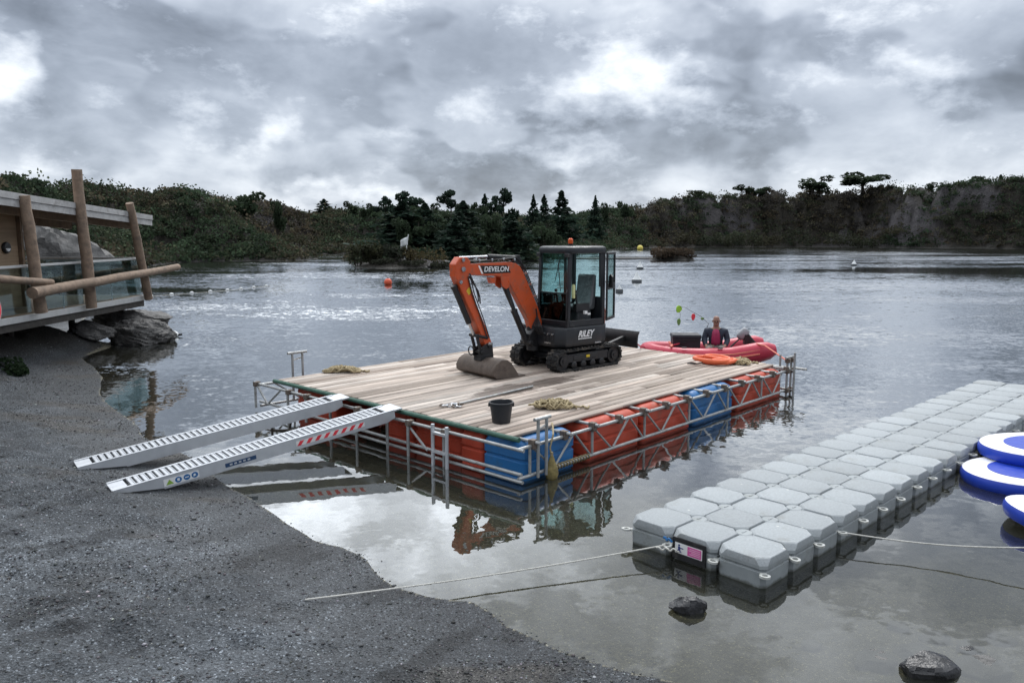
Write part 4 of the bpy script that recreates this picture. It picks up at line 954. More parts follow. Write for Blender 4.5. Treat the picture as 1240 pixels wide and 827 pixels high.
ramp(at(84,560,.17), at(97,568.5,.17), at(397,480,DZ+.01), at(419,484.5,DZ+.01), 'farther plain aluminium loading ramp from the beach to the raft')
ramp(at(125,587.5,.15), at(137,597,.15), at(459,492.5,DZ+.01), at(481,498,DZ+.01), 'nearer aluminium loading ramp with red and white hazard stripes', True)

# ------------------------------------------------------------------ loose things on the raft
def rp(px, py, z=DZ): p = at(px, py, z); return Vector((p.x, p.y, z))
p = rp(607, 511.5)
bk = thing('builders_bucket', 'black plastic bucket standing near the raft corner', 'bucket', p+Vector((0,0,.003)))
MB().lathe([(.001,.0),(.125,0),(.13,.01),(.165,.275),(.178,.28),(.178,.30),(.158,.30),(.122,.02),(.001,.018)], n=28, cap0=False, cap1=False).build('tub', M_BUCKET, bk)
hd = MB(); hd.path([(.17*math.cos(a), .17*math.sin(a), .285-.0+.02*math.sin(a*2)) for a in np.linspace(.2, math.pi-.2, 14)], .006, 6)
for s in (-1, 1): hd.box((s*.168-.018,-.02,.235),(s*.168+.018,.02,.285))
hd.build('handle', M_BUCKET, bk)
def rope_pile(px0, px1, py, h, label, turns=26, r=.016, seed=0, mat=M_ROPE, name='rope_pile', dep=.28):
    rg = random.Random(seed); a = rp(px0, py); b_ = rp(px1, py); c = (a+b_)/2; ax = (b_-a)/2
    ax = Vector((ax.x, ax.y, 0)); ay = Vector((-ax.y, ax.x, 0)).normalized()*dep; pts = []; th = 0
    cx_ = cy_ = 0
    for i in range(turns*12):
        if i % 24 == 0: tx, ty, rx, ry = rg.uniform(-.62,.62), rg.uniform(-.5,.5), rg.uniform(.12,.4), rg.uniform(.25,.6)
        cx_ += (tx-cx_)*.12; cy_ += (ty-cy_)*.12; th += .55
        q_ = ax*(cx_+rx*math.cos(th))+ay*(cy_+ry*math.sin(th))
        dd = max(0, 1-(abs(cx_+rx*math.cos(th))/1.0)**2)
        pts.append(c+q_+Vector((0,0,r+h*dd*rg.random())))
    for j in range(10): pts.append(c+ax*(1.0+.03*j)+ay*(.3*math.sin(j*.8))+Vector((0,0,r)))
    return tag(MB().path(pts, r, 5).build(name, mat, smooth=60), label, 'rope')
rope_pile(390, 440, 450.5, .10, 'low heap of brown rope on the far left corner of the raft', 30, .02, 1, dep=.2)
rope_pile(632, 704, 494, .12, 'tangled tan rope heaped on the raft edge beside the black bucket', 26, .016, 2, dep=.26)
rope_pile(878, 913, 440, .09, 'tan rope heap on the raft beside the coiled orange hose', 22, .018, 3, dep=.32)
# rope that hangs over the side with a weight
hp = RN+RU*(hx+.18)+RV*(OY-.035)
rope_side = MB().path([RN+RU*(hx+.6)+RV*.05+Vector((0,0,DZ+.01)), RN+RU*(hx+.42)+RV*(-.12)+Vector((0,0,DZ+.012)), RN+RU*(hx+.25)+RV*(OY-.03)+Vector((0,0,.58)), hp+Vector((0,0,.42)), hp+RV*-.02+Vector((0,0,.30))], .013, 6)
tag(rope_side.build('hanging_rope', M_ROPE), 'tan rope hanging over the raft side by the two posts', 'rope')
bag = thing('rope_fender', 'mossy yellow brown bag hanging on a rope at the raft side', 'fender', hp+RV*-.03)
MB().lathe([(.02,.31),(.035,.27),(.05,.22),(.085,.14),(.095,.05),(.07,-.02),(.03,-.04)], n=14).build('bag', material('mossy_bag', (.24,.19,.075), .85, var=.5, vscale=14, bump=.02, bscale=14), bag); MB().tube((0,0,.29),(0,0,.36),.022,.018,8).build('knot', M_ROPE, bag)
bw = MB(); pr = [RN+RU*(hx+.35+.75*t)+RV*(OY-.005)+Vector((0,0,ZB+.03+.022*math.sin(t*40))) for t in np.linspace(0, 1, 60)]
tag(MB().path([RN+RU*(hx+.35+.75*t)+RV*(OY+.032*math.cos(t*75))+Vector((0,0,ZB+.034*math.sin(t*75))) for t in np.linspace(0,1,150)], .011, 5).build('wound_rope', M_ROPE), 'rope wound round the lower raft tube near the corner', 'rope')
# scaffold pole with chain on the planks
a = rp(556, 490.5); b_ = rp(645, 469.5)
tag(MB().tube(a+Vector((0,0,.026)), b_+Vector((0,0,.026)), T*.8, n=10).build('scaffold_pole', M_GALV), 'loose grey scaffold pole lying along the planks', 'pole')
ch = thing('lashing_chain', 'rusty lashing chain and shackle heaped at the end of the loose scaffold pole', 'chain', rp(546, 493))
for i in range(12):
    a0 = prng.uniform(0, 6.28); c = Vector((prng.uniform(-.17,.15), prng.uniform(-.07,.07), .018+.028*prng.random()))
    pts = [c+Matrix.Rotation(a0, 3, 'Z') @ Matrix.Rotation(prng.uniform(-.5,.5)*.0+.6*(i % 2), 3, 'X') @ Vector((.05*math.cos(t), .026*math.sin(t), 0)) for t in np.linspace(0, 6.283, 11)[:-1]]
    MB().path(pts, .009, 5, closed=True).build('link', M_STEEL if i % 3 else M_COUPLER, ch)
# orange hose coil
hc = rp(869, 440.5); pts = []
for i in range(200):
    t = i/200*2*math.pi*3.4; rr_ = .27+.12*math.sin(t*.41+1); pts.append(hc+Vector((rr_*1.0*math.cos(t)+.12*math.sin(t*.27), rr_*.80*math.sin(t), .05+.022*(i/200*3.4)+.018*math.sin(t*1.3))))
pts += [hc+Vector((.38+.05*j, .05*math.sin(j), .06)) for j in range(3)]
tag(MB().path(pts, .042, 9).build('hose_coil', M_HOSE, smooth=60), 'thick orange hose coiled on the far right corner of the raft', 'hose')
tag(MB().path([hc+Vector((-.55+.1*math.cos(t)+.05*j*.05, .06*math.sin(t), .012)) for j, t in enumerate(np.linspace(0, 6, 20))]+[hc+Vector((-.30, .1, .012))], .010, 5).build('thin_cable', M_BLACK), 'thin black cable loop left of the orange hose', 'cable')
# ------------------------------------------------------------------ mini digger (x forward, y to its left, z above the planks)
EX = thing('mini_digger', 'orange and black tracked mini digger standing on the raft', 'digger', (1.1177, 16.0066, DZ+.006), R(220))
def sweep_track(yc, w_):
    tr_ = MB(); L2, r_ = .72, .205; zc = .215
    path = []
    for i in range(10): path.append((-L2+2*L2*i/10, zc+r_+ (.012 if 2 < i < 8 else 0)))
    for i in range(9): a = math.pi/2-math.pi*i/8*.999; path.append((L2+r_*math.cos(a), zc+r_*math.sin(a)))
    for i in range(1, 11): path.append((L2-2*L2*i/10, zc-r_))
    for i in range(1, 8): a = -math.pi/2-math.pi*i/8; path.append((-L2+r_*math.cos(a), zc+r_*math.sin(a)))
    ring_o = [(p[0], p[1]) for p in path]; n = len(path); vs = []; fs = []
    for (x, z) in path:
        q_ = Vector((x-max(-L2, min(L2, x)), z-zc)); q_.normalize() if q_.length else None
        xi, zi = x-q_.x*.035, z-q_.y*.035
        vs += [(x, yc-w_, z), (x, yc+w_, z), (xi, yc+w_, zi), (xi, yc-w_, zi)]
    for i in range(n):
        a, b_ = 4*i, 4*((i+1) % n)
        for j in range(4): fs.append((a+j, a+(j+1) % 4, b_+(j+1) % 4, b_+j))
    tr_.add(vs, fs)
    # lugs
    per = []; 
    for i in range(n):
        a = Vector(path[i]); b_ = Vector(path[(i+1) % n]); per.append((b_-a).length)
    tot = sum(per); k = 44; s = 0; i = 0; acc = 0
    for j in range(k):
        s = tot*j/k
        while acc+per[i] < s: acc += per[i]; i += 1
        t = (s-acc)/per[i]; p = Vector(path[i]).lerp(Vector(path[(i+1) % n]), t); d = (Vector(path[(i+1) % n])-Vector(path[i])).normalized(); nn = Vector((d.y*-1, d.x)) ; cen = Vector((max(-L2, min(L2, p.x)), zc))
        if (p-cen).dot(nn) < 0: nn = -nn
        M = Matrix(((d.x, 0, nn.x, p.x), (0, 1, 0, yc), (d.y, 0, nn.y, p.y), (0, 0, 0, 1)))
        off = (j % 2)*.02
        tr_.box((-.022, -w_, -.004), (.022, -.012, .022), M); tr_.box((-.022+off, .012, -.004), (.022+off, w_, .022), M)
    return tr_
for s in (1, -1):
    yc = .55*s
    tk = sweep_track(yc, .145).build('track', M_RUBBER, EX, smooth=0)
    fr = MB(); fr.prism([(-.62,.16),(.60,.16),(.66,.22),(.60,.33),(-.55,.34),(-.64,.26)], yc-.09, yc+.09); fr.box((-.25,yc+.09*s-.012,.20),(.02,yc+.09*s+.012,.31)); fr.box((.08,yc+.09*s-.012,.20),(.42,yc+.09*s+.012,.30)); fr.build('track_frame', M_CHAR, tk, bevel=.012)
    for x0, r_, nm in ((-.72,.165,'sprocket'),(.72,.17,'idler')):
        wh = MB(); Mx = Matrix.Translation((x0, yc, .215)) @ Matrix.Rotation(math.pi/2, 4, 'X'); wh.lathe([(r_,-.10),(r_,.10)], n=22, M=Mx); wh.lathe([(r_*.55,-.135),(r_*.6,.135)], n=16, M=Mx); wh.lathe([(r_*.2,-.15),(r_*.2,.15)], n=8, M=Mx); wh.build(nm, M_BLACK, tk)
    for x0 in (-.38,-.12,.14,.40):
        wh = MB(); wh.lathe([(.06,-.11),(.075,-.1),(.075,.1),(.06,.11)], n=14, M=Matrix.Translation((x0, yc, .105)) @ Matrix.Rotation(math.pi/2, 4, 'X')); wh.build('roller', M_BLACK, tk)
    yl = MB(); yl.box((-.02,yc+s*.106-.003,.235),(.075,yc+s*.106+.003,.285)); yl.build('warning_label', M_YEL, tk, smooth=0)
un = MB(); un.prism([(-.45,.17),(.50,.17),(.42,.40),(-.40,.40)], -.46, .46); un.lathe([(.36,.36),(.36,.47)], n=28); un.prism([(.3,.2),(.52,.22),(.52,.27),(.3,.36)], -.44, .44); un.build('undercarriage', M_CHAR, EX, bevel=.01)
# dozer blade, lifted, on two arms behind
bl = MB(); bl.prism([(-1.36,.30),(-1.33,.40),(-1.345,.56),(-1.40,.64),(-1.43,.63),(-1.385,.55),(-1.37,.41),(-1.39,.30)], -.74, .74); bl.prism([(-1.37,.29),(-1.35,.29),(-1.35,.36),(-1.37,.36)], -.742, .742)
for s in (-1, 1): bl.prism([(-.5,.20),(-.5,.32),(-1.345,.52),(-1.345,.40)], s*.36-.04, s*.36+.04)
bl.build('dozer_blade', M_BLACK, EX, bevel=.006)
# upper structure
hs = MB(); pts = [(.72,-.60),(.80,-.45),(.80,.50),(.66,.68),(-.15,.69),(-.45,.66),(-.66,.48),(-.76,.25),(-.78,0),(-.76,-.25),(-.66,-.48),(-.45,-.66),(-.1,-.69),(.5,-.68)]
def ring(sc, z): return [Vector((x*sc, y*sc, z)) for x, y in pts]
hs.loft([ring(.95,.47), ring(.985,.50), ring(1.0,.56), ring(1.0,.82), ring(.98,.86)]); house = hs.build('upper_body', M_CHAR, EX, smooth=35, bevel=.012)
eh = MB(); ep = [(-.47,-.64),(-.47,.60),(-.60,.52),(-.70,.32),(-.74,0),(-.70,-.32),(-.62,-.5)]
def er(sc, z): return [Vector((x*sc+(sc-1)*.4, y*sc, z)) for x, y in ep]
eh.loft([er(1.0,.862), er(1.0,1.12), er(.97,1.20), er(.88,1.23)]); eh.build('engine_cover', M_ORANGE, EX, bevel=.01)
sh_ = MB(); sh_.loft([[Vector((x, y, z)) for x, y in [(-.44,-.66),(.52,-.66),(.60,-.55),(.60,-.28),(-.44,-.28)]] for z in (.862, 1.02)]); sh_.build('right_cover', M_CHAR, EX, bevel=.02)
# cab: pillars, sills, roof
cx0, cx1, cy0, cy1, cz0, cz1 = -.44, .58, -.25, .655, .862, 2.40
cbm = MB(); pw = .065
def pillar(x, y, xt, yt, wx_=pw, wy_=pw): cbm.loft([[Vector((x-wx_/2,y-wy_/2,cz0)),Vector((x+wx_/2,y-wy_/2,cz0)),Vector((x+wx_/2,y+wy_/2,cz0)),Vector((x-wx_/2,y+wy_/2,cz0))],[Vector((xt-wx_/2,yt-wy_/2,cz1-.09)),Vector((xt+wx_/2,yt-wy_/2,cz1-.09)),Vector((xt+wx_/2,yt+wy_/2,cz1-.09)),Vector((xt-wx_/2,yt+wy_/2,cz1-.09))]])
fx1 = cx1-.035
pillar(cx1-.01, cy0+.035, fx1-.03, cy0+.04); pillar(cx1-.01, cy1-.035, fx1-.03, cy1-.04, .075, .07)
pillar(cx0+.035, cy0+.035, cx0+.035, cy0+.04, .08); pillar(cx0+.035, cy1-.035, cx0+.035, cy1-.04, .085)
cbm.box((cx0,cy1-.06,cz0),(cx1,cy1,cz0+.13)); cbm.box((cx0,cy0,cz0),(cx1,cy0+.05,cz0+.40)); cbm.box((cx1-.045,cy0,cz0),(cx1,cy1,cz0+.12)); cbm.box((cx0,cy0,cz0),(cx0+.05,cy1,cz0+.55))
cbm.box((cx1-.055,cy0+.03,1.50),(cx1-.015,cy1-.03,1.53)); cbm.box((cx0+.05,cy0+.05,cz0),(cx1-.045,cy1-.06,cz0+.04))
cbm.box((-.20,cy0+.005,cz0+.3),(-.14,cy0+.05,2.33)); cbm.box((cx0+.02,cy1-.055,1.62),(cx0+.14,cy1-.01,2.33))
cabo = cbm.build('cab', M_CHAR, EX, bevel=.012)
rfm = MB(); rp_ = [(-.47,-.22),(-.42,-.27),(.50,-.27),(.60,-.18),(.61,.59),(.52,.68),(-.42,.68),(-.47,.63)]
rfm.loft([[Vector((x,y,2.29)) for x,y in rp_],[Vector((x*1.01,y*1.01,2.36)) for x,y in rp_],[Vector((x*.99,y*.985+.003,2.405)) for x,y in rp_],[Vector((x*.90,y*.90+.02,2.43)) for x,y in rp_]]); rfm.build('cab_roof', M_CHAR, EX, smooth=50, bevel=.008)
hdl = MB(); hdl.tube((.25,.50,2.425),(-.25,.50,2.425),.012,n=6); hdl.box((.05,.0,2.43),(.3,.3,2.436)); hdl.build('roof_rail', M_BLACK, EX)
def pane(name, verts, parent=cabo, mat=M_CABGLASS):
    nrm_ = (Vector(verts[1])-Vector(verts[0])).cross(Vector(verts[2])-Vector(verts[1])).normalized()*.004
    m_ = MB(); k = len(verts); m_.loft([[Vector(v)-nrm_ for v in verts],[Vector(v)+nrm_ for v in verts]]); return m_.build(name, mat, parent, smooth=0)
pane('windscreen', [(cx1-.012,cy0+.07,1.53),(cx1-.012,cy1-.07,1.53),(fx1-.035,cy1-.075,2.29),(fx1-.035,cy0+.075,2.29)])
pane('lower_windscreen', [(cx1-.012,cy0+.07,cz0+.12),(cx1-.012,cy1-.07,cz0+.12),(cx1-.012,cy1-.07,1.50),(cx1-.012,cy0+.07,1.50)], mat=M_DARKGLASS)
pane('side_window', [(cx1-.05,cy0+.02,cz0+.40),(-.14,cy0+.02,cz0+.40),(-.14,cy0+.02,2.30),(fx1-.07,cy0+.02,2.30)])
pane('side_window', [(-.20,cy0+.02,cz0+.40),(cx0+.07,cy0+.02,cz0+.40),(cx0+.07,cy0+.02,2.30),(-.20,cy0+.02,2.30)])
pane('rear_window', [(cx0+.02,cy0+.07,cz0+.55),(cx0+.02,cy1-.07,cz0+.55),(cx0+.02,cy1-.07,2.30),(cx0+.02,cy0+.07,2.30)])
# the door, folded open behind the cab
Md = Matrix.Translation((cx0-.02, cy1+.02, 0)) @ Matrix.Rotation(R(180+28), 4, 'Z')
dr = MB(); dW = .62
for a, b_ in (((0,-.02,.93),(.045,.02,2.30)),((dW-.045,-.02,.93),(dW,.02,2.30)),((.045,-.02,.93),(dW-.045,.02,.99)),((.045,-.02,2.25),(dW-.045,.02,2.30)),((.045,-.02,1.55),(dW-.045,.02,1.68))): dr.box(a, b_, Md)
door = dr.build('door', M_BLACK, EX, bevel=.01)
for z0, z1 in ((.99,1.55),(1.68,2.25)): pane('door_glass', [Md @ Vector(p) for p in ((.045,0,z0),(dW-.045,0,z0),(dW-.045,0,z1),(.045,0,z1))], door)
hn = MB(); hn.box((dW-.10,.021,1.56),(dW-.03,.05,1.66), Md); hn.build('handle', M_STEEL, door)
mi = MB(); mi.prism([(-.07,-.12),(.07,-.12),(.08,.1),(0,.15),(-.08,.1)], -.02, .02, Matrix.Translation((cx0-.06,cy1+.10,1.72)) @ Matrix.Rotation(R(70),4,'Z')); mi.tube((cx0,cy1,1.72),(cx0-.06,cy1+.09,1.72),.012,n=6); mi.build('mirror', M_BLACK, EX, bevel=.008)
# inside: seat in a wrap, levers, console, bits on the floor
se = MB(); se.prism([(-.30,1.14),(.16,1.14),(.20,1.20),(.16,1.27),(-.20,1.25),(-.24,1.30),(-.33,1.85),(-.40,1.86),(-.38,1.3),(-.36,1.16)], -.02, .46); se.box((-.28,.0,.90),(.12,.44,1.14)); se.build('seat', M_SEAT, EX, bevel=.035)
lv = MB()
for y0 in (.08, .32): lv.tube((.46,y0,.90),(.42,y0,1.45),.012,n=6); lv.ball((.42,y0,1.47),.03,8,6)
for y0 in (-.06, .50): lv.tube((.18,y0,1.2),(.24,y0,1.50),.016,.02,n=7); lv.ball((.245,y0,1.54),.035,8,6); lv.box((-.1,y0-.05,1.14),(.26,y0+.05,1.30))
lv.build('levers', M_BLACK, EX)
MB().box((.42,-.18,1.30),(.50,.04,1.52)).build('dash_panel', M_BLACK, EX, bevel=.01)
MB().lathe([(.035,1.42),(.035,1.66),(.02,1.69)], (.36,.56,0), 10).build('yellow_bottle', material('pale_yellow', (.62,.62,.30), .5), EX)
stc = MB(); stc.box((.05,cy1+.0008-.008,1.10),(.12,cy1-.0605,1.16)); stc.box((-.09,cy1-.068,1.07),(-.01,cy1-.0605,1.11)); stc.build('sticker', M_WHITE, EX, smooth=0)
MB().box((-.05,.47,.905),(.32,.585,.975)).build('document_wallet', material('tan_wallet', (.30,.17,.07), .6), EX, bevel=.01)
bc = MB(); bc.lathe([(.05,2.43),(.05,2.47),(.035,2.475)], (.1,.2,0), 14); bco = bc.build('beacon', M_BLACK, EX); MB().lathe([(.048,2.476),(.052,2.50),(.048,2.56),(.02,2.585)], (.1,.2,0), 16).build('amber_lens', M_AMBER, bco)
wl_ = MB()
for y0 in (-.18,.62): wl_.box((.56,y0-.05,2.22),(.63,y0+.05,2.30)); 
wl_.build('work_light', M_BLACK, EX, bevel=.01)
wp_ = MB(); wp_.tube((cx1-.005,.42,1.56),(fx1-.015,.30,2.1),.008,n=5); wp_.tube((fx1-.012,.22,1.75),(fx1-.012,.36,2.2),.008,n=5); wp_.build('wiper', M_BLACK, EX)
gr_ = MB(); gr_.path([(.60,cy1-.02,1.0),(.64,cy1+.0,1.05),(.64,cy1+.0,1.55),(.60,cy1-.02,1.6)], .012, 6); gr_.build('grab_rail', M_BLACK, EX)
# front: swing post, hoses, valves
BY = -.13
sw = MB(); sw.prism([(.60,.42),(.90,.46),(1.0,.58),(1.0,.70),(.86,.82),(.62,.80)], BY-.13, BY+.13); sw.lathe([(.13,.36),(.13,.86)], (.80,BY,0), 18); sw.tube((.70,BY-.17,.72),(.70,BY+.17,.72),.05,n=12); sw.tube((.97,BY-.16,.54),(.97,BY+.16,.54),.045,n=12); sw.build('swing_post', M_BLACK, EX, bevel=.01)
ho = MB(); rg = random.Random(5)
for i in range(7):
    y0 = BY+.12+.04*i; ho.path([(.76,y0,.66),(.86+.02*rg.random(),y0+.02,.74+.05*rg.random()),(.90,y0-.02*rg.random(),.86),(.78,BY+.10,1.02+.03*rg.random()),(.80,BY+.09,1.2)], .014, 6)
for i in range(3): ho.tube((.80,.22+.11*i,.60),(.80,.22+.11*i,.70),.028,n=8)
ho.build('hoses', M_BLACK, EX)
for i in range(4): MB().tube((.795,.10+.12*i,.73),(.84,.10+.12*i,.73),.022,n=8).build('hose_fitting', M_STEEL, EX)
MB().box((.805,.22,.545),(.812,.40,.57)).build('step_strip', M_STEEL, EX)
# boom
bpoly = [(.60,.60),(.63,.95),(.73,1.22),(1.12,1.93),(1.20,2.04),(1.31,2.11),(1.45,2.135),(2.50,2.12),(2.66,2.10),(2.70,2.0),(2.64,1.93),(1.78,1.875),(1.60,1.83),(1.47,1.73),(1.37,1.58),(.98,.98),(.84,.62)]
bo = MB(); bo.prism(bpoly, BY-.075, BY+.075); boom = bo.build('boom', M_ORANGE, EX, smooth=0, bevel=.014)
pb = MB(); pb.prism([(1.50,1.85),(1.50,1.66),(1.58,1.62),(1.68,1.68),(1.72,1.86)], BY-.11, BY-.086); pb.prism([(1.50,1.85),(1.50,1.66),(1.58,1.62),(1.68,1.68),(1.72,1.86)], BY+.086, BY+.11); pb.prism([(1.78,1.85),(1.80,1.74),(1.90,1.74),(1.95,1.86)], BY-.05, BY+.05); pb.build('cylinder_bracket', M_ORANGE, boom, smooth=0, bevel=.008)
lp = MB(); lp.add([(1.44,BY+.0785,1.93),(1.54,BY+.0785,2.075),(2.18,BY+.0785,2.085),(2.10,BY+.0785,1.93)], [(3,2,1,0)]); lp.add([(1.44,BY+.0755,1.93),(1.54,BY+.0755,2.075),(2.18,BY+.0755,2.085),(2.10,BY+.0755,1.93)], [(0,1,2,3)]); lp.build('name_plate', M_BLACK, boom, smooth=0)
MB().prism([(2.115,1.93),(2.195,2.085),(2.235,2.085),(2.155,1.93)], BY+.0758, BY+.078).build('plate_stripe', M_WHITE, boom, smooth=0)
def lettering(txt, parent, M, size, mat, shear=0.0, name='lettering', bold=0.0):
    cu = bpy.data.curves.new(name, 'FONT'); cu.body = txt; cu.size = size; cu.extrude = .001; cu.align_x = 'CENTER'; cu.align_y = 'CENTER'; cu.shear = shear; cu.offset = bold
    tmp = bpy.data.objects.new('tmp', cu); COL.objects.link(tmp); dg = bpy.context.evaluated_depsgraph_get(); me = bpy.data.meshes.new_from_object(tmp.evaluated_get(dg)); bpy.data.objects.remove(tmp)
    me.name = name; me.transform(M); me.materials.clear(); me.materials.append(mat)
    o = bpy.data.objects.new(name, me); COL.objects.link(o); o.parent = parent; return o
def on_left(x, y, z, ang=0):                     # text frame on a face whose outward normal is +y: reading direction is -x
    return Matrix(((-1,0,0,x),(0,0,1,y),(0,1,0,z),(0,0,0,1))) @ Matrix.Rotation(ang, 4, 'Z')
lettering('DEVELON', boom, on_left(1.80, BY+.0805, 2.005, R(-1)), .135, M_WHITE, .15, bold=.003)
lettering('RILEY', house, on_left(.14, .6925, .715), .17, M_WHITE, .35, bold=.005)
ul = MB()
for i in range(7): ul.box((.34-.055*i-.04,.6905,.615),(.34-.055*i,.6925,.64))
ul.build('lettering_underline', M_WHITE, house, smooth=0)
MB().box((-.30,.675,.505),(-.12,.702,.53)).build('step_strip', M_STEEL, house, smooth=0)
# hydraulic pipes and arm cylinder on the boom's back
ac = MB(); ac.tube((1.22,BY,2.20),(1.95,BY,2.245),.05,n=12); ac.prism([(1.12,2.05),(1.20,2.26),(1.28,2.26),(1.36,2.12)], BY-.06, BY+.06); ac.build('arm_cylinder', M_BLACK, boom, bevel=.005)
MB().tube((1.95,BY,2.245),(2.62,BY,2.235),.026,n=10).build('cylinder_rod', M_STEEL, boom)
hp_ = MB()
for i in range(4):
    y0 = BY-.07+.045*i; hp_.path([(.66,y0+.0,1.20),(.86,y0,1.60),(1.06,y0,1.98),(1.16,y0,2.11),(1.30,y0,2.185+.01*i),(1.7,y0,2.19),(2.2,y0,2.17),(2.5,y0,2.18)], .013, 6)
hp_.build('pipes', M_BLACK, boom)
cl_ = MB()
for x0, z0 in ((1.35,2.165),(1.62,2.175),(1.9,2.17),(2.2,2.165),(.9,1.68),(1.02,1.9),(.78,1.44)): cl_.box((x0-.02,BY-.088,z0-.012),(x0+.02,BY+.088,z0+.036))
cl_.build('pipe_clamps', M_STEEL, boom, bevel=.006)
cb = MB(); cb.tube((.97,BY,.54),(1.30,BY,1.18),.062,n=14); cb.tube((1.29,BY,1.165),(1.31,BY,1.205),.07,n=14); cb.build('boom_cylinder', M_BLACK, EX)
MB().tube((1.31,BY,1.2),(1.60,BY,1.73),.034,n=12).build('boom_cylinder_rod', M_CHAR, EX)
gp = MB(); gp.prism([(1.26,1.10),(1.32,1.08),(1.55,1.62),(1.49,1.65)], BY+.055, BY+.066); gp.build('cylinder_guard', M_CHAR, EX, smooth=0)
# arm
apoly = [(2.42,2.17),(2.50,2.25),(2.66,2.25),(2.77,2.12),(2.76,1.90),(2.64,1.66),(2.09,.60),(2.02,.52),(1.94,.55),(1.94,.64),(2.28,1.36),(2.43,1.75),(2.47,1.95)]
ar = MB(); ar.prism(apoly, BY-.098, BY+.098); arm = ar.build('arm', M_ORANGE, EX, smooth=0, bevel=.014)
pn = MB()
for x0, z0, r_ in ((2.60,2.03,.045),(2.60,2.20,.035),(2.66,1.80,.035),(2.0,.60,.04)): pn.tube((x0,BY-.125,z0),(x0,BY+.125,z0),r_,n=12)
pn.build('pivot_pin', M_STEEL, arm)
hl = MB(); hl.path([(2.45,BY+.1,1.95),(2.36,BY+.16,1.7),(2.30,BY+.15,1.55),(2.26,BY+.115,1.42)], .014, 6); hl.path([(2.44,BY+.06,1.9),(2.28,BY+.13,1.62),(2.24,BY+.13,1.50),(2.22,BY+.115,1.38)], .014, 6)
for i in range(2): hl.path([(2.50-.05*i,BY+.118,1.9),(2.42-.05*i,BY+.118,1.6),(2.2-.05*i,BY+.118,1.1),(2.06-.05*i,BY+.12,.72)], .011, 6)
hl.build('arm_hoses', M_BLACK, arm)
MB().prism([(2.40,1.62),(2.47,1.55),(2.53,1.63),(2.46,1.70)], BY+.0985, BY+.101).build('warning_label', M_YEL, arm, smooth=0)
bcyl = MB(); bcyl.tube((2.74,BY,1.72),(2.40,BY,1.02),.055,n=14); bcyl.tube((2.745,BY,1.735),(2.72,BY,1.68),.066,n=14); bcyl.build('bucket_cylinder', M_BLACK, arm)
MB().tube((2.40,BY,1.02),(2.28,BY,.78),.030,n=12).build('bucket_cylinder_rod', M_STEEL, arm)
# linkage, tilting hitch and grading bucket
lk = MB()
for s in (-1, 1):
    lk.tube((2.28,BY+s*.10,.78),(2.04,BY+s*.10,.72),.03,n=8); lk.tube((2.28,BY+s*.08,.78),(2.20,BY+s*.08,.50),.032,n=8); lk.prism([(1.92,.62),(2.06,.62),(2.24,.50),(2.24,.38),(1.90,.38)], BY+s*.09-.014, BY+s*.09+.014)
lk.tube((2.28,BY-.13,.78),(2.28,BY+.13,.78),.035,n=10); lk.tube((2.0,BY-.14,.56),(2.0,BY+.14,.56),.035,n=10); lk.tube((2.18,BY-.14,.46),(2.18,BY+.14,.46),.035,n=10); lk.build('hitch', M_BLACK, EX, bevel=.006)
th_ = MB(); th_.prism([(1.90,.40),(2.20,.40),(2.22,.30),(1.90,.30)], BY-.11, BY+.11); th_.path([(2.28, BY-.10+.08*math.cos(t), .48+.08*math.sin(t)) for t in np.linspace(0, 6.283, 18)[:-1]], .014, 6, closed=True); th_.build('tilt_bracket', M_BLACK, EX, bevel=.01)
bw_ = .56; outer = [(1.94,.345),(2.08,.35),(2.21,.285),(2.285,.17),(2.28,.08),(2.20,.015),(2.04,.0),(1.62,.0)]; inner = [(1.62,.016),(2.04,.018),(2.18,.035),(2.25,.10),(2.255,.16),(2.19,.26),(2.07,.322),(1.94,.320)]
bk_ = MB(); bk_.prism(outer+inner, BY-bw_, BY+bw_); bucket = bk_.build('bucket', M_MUD, EX, smooth=40)
sp_ = MB(); side_ = outer[:-1]+[(1.66,.0),(1.68,.05),(1.84,.27)]
for s in (-1, 1): MB().prism(side_, BY+s*bw_-.010+s*.011, BY+s*bw_+.010+s*.011).build('side_plate', M_MUD, bucket, smooth=0, bevel=.004)
MB().box((1.50,BY-bw_-.015,-.002),(1.66,BY+bw_+.015,.0235)).build('cutting_edge', M_MUD, bucket, smooth=0)
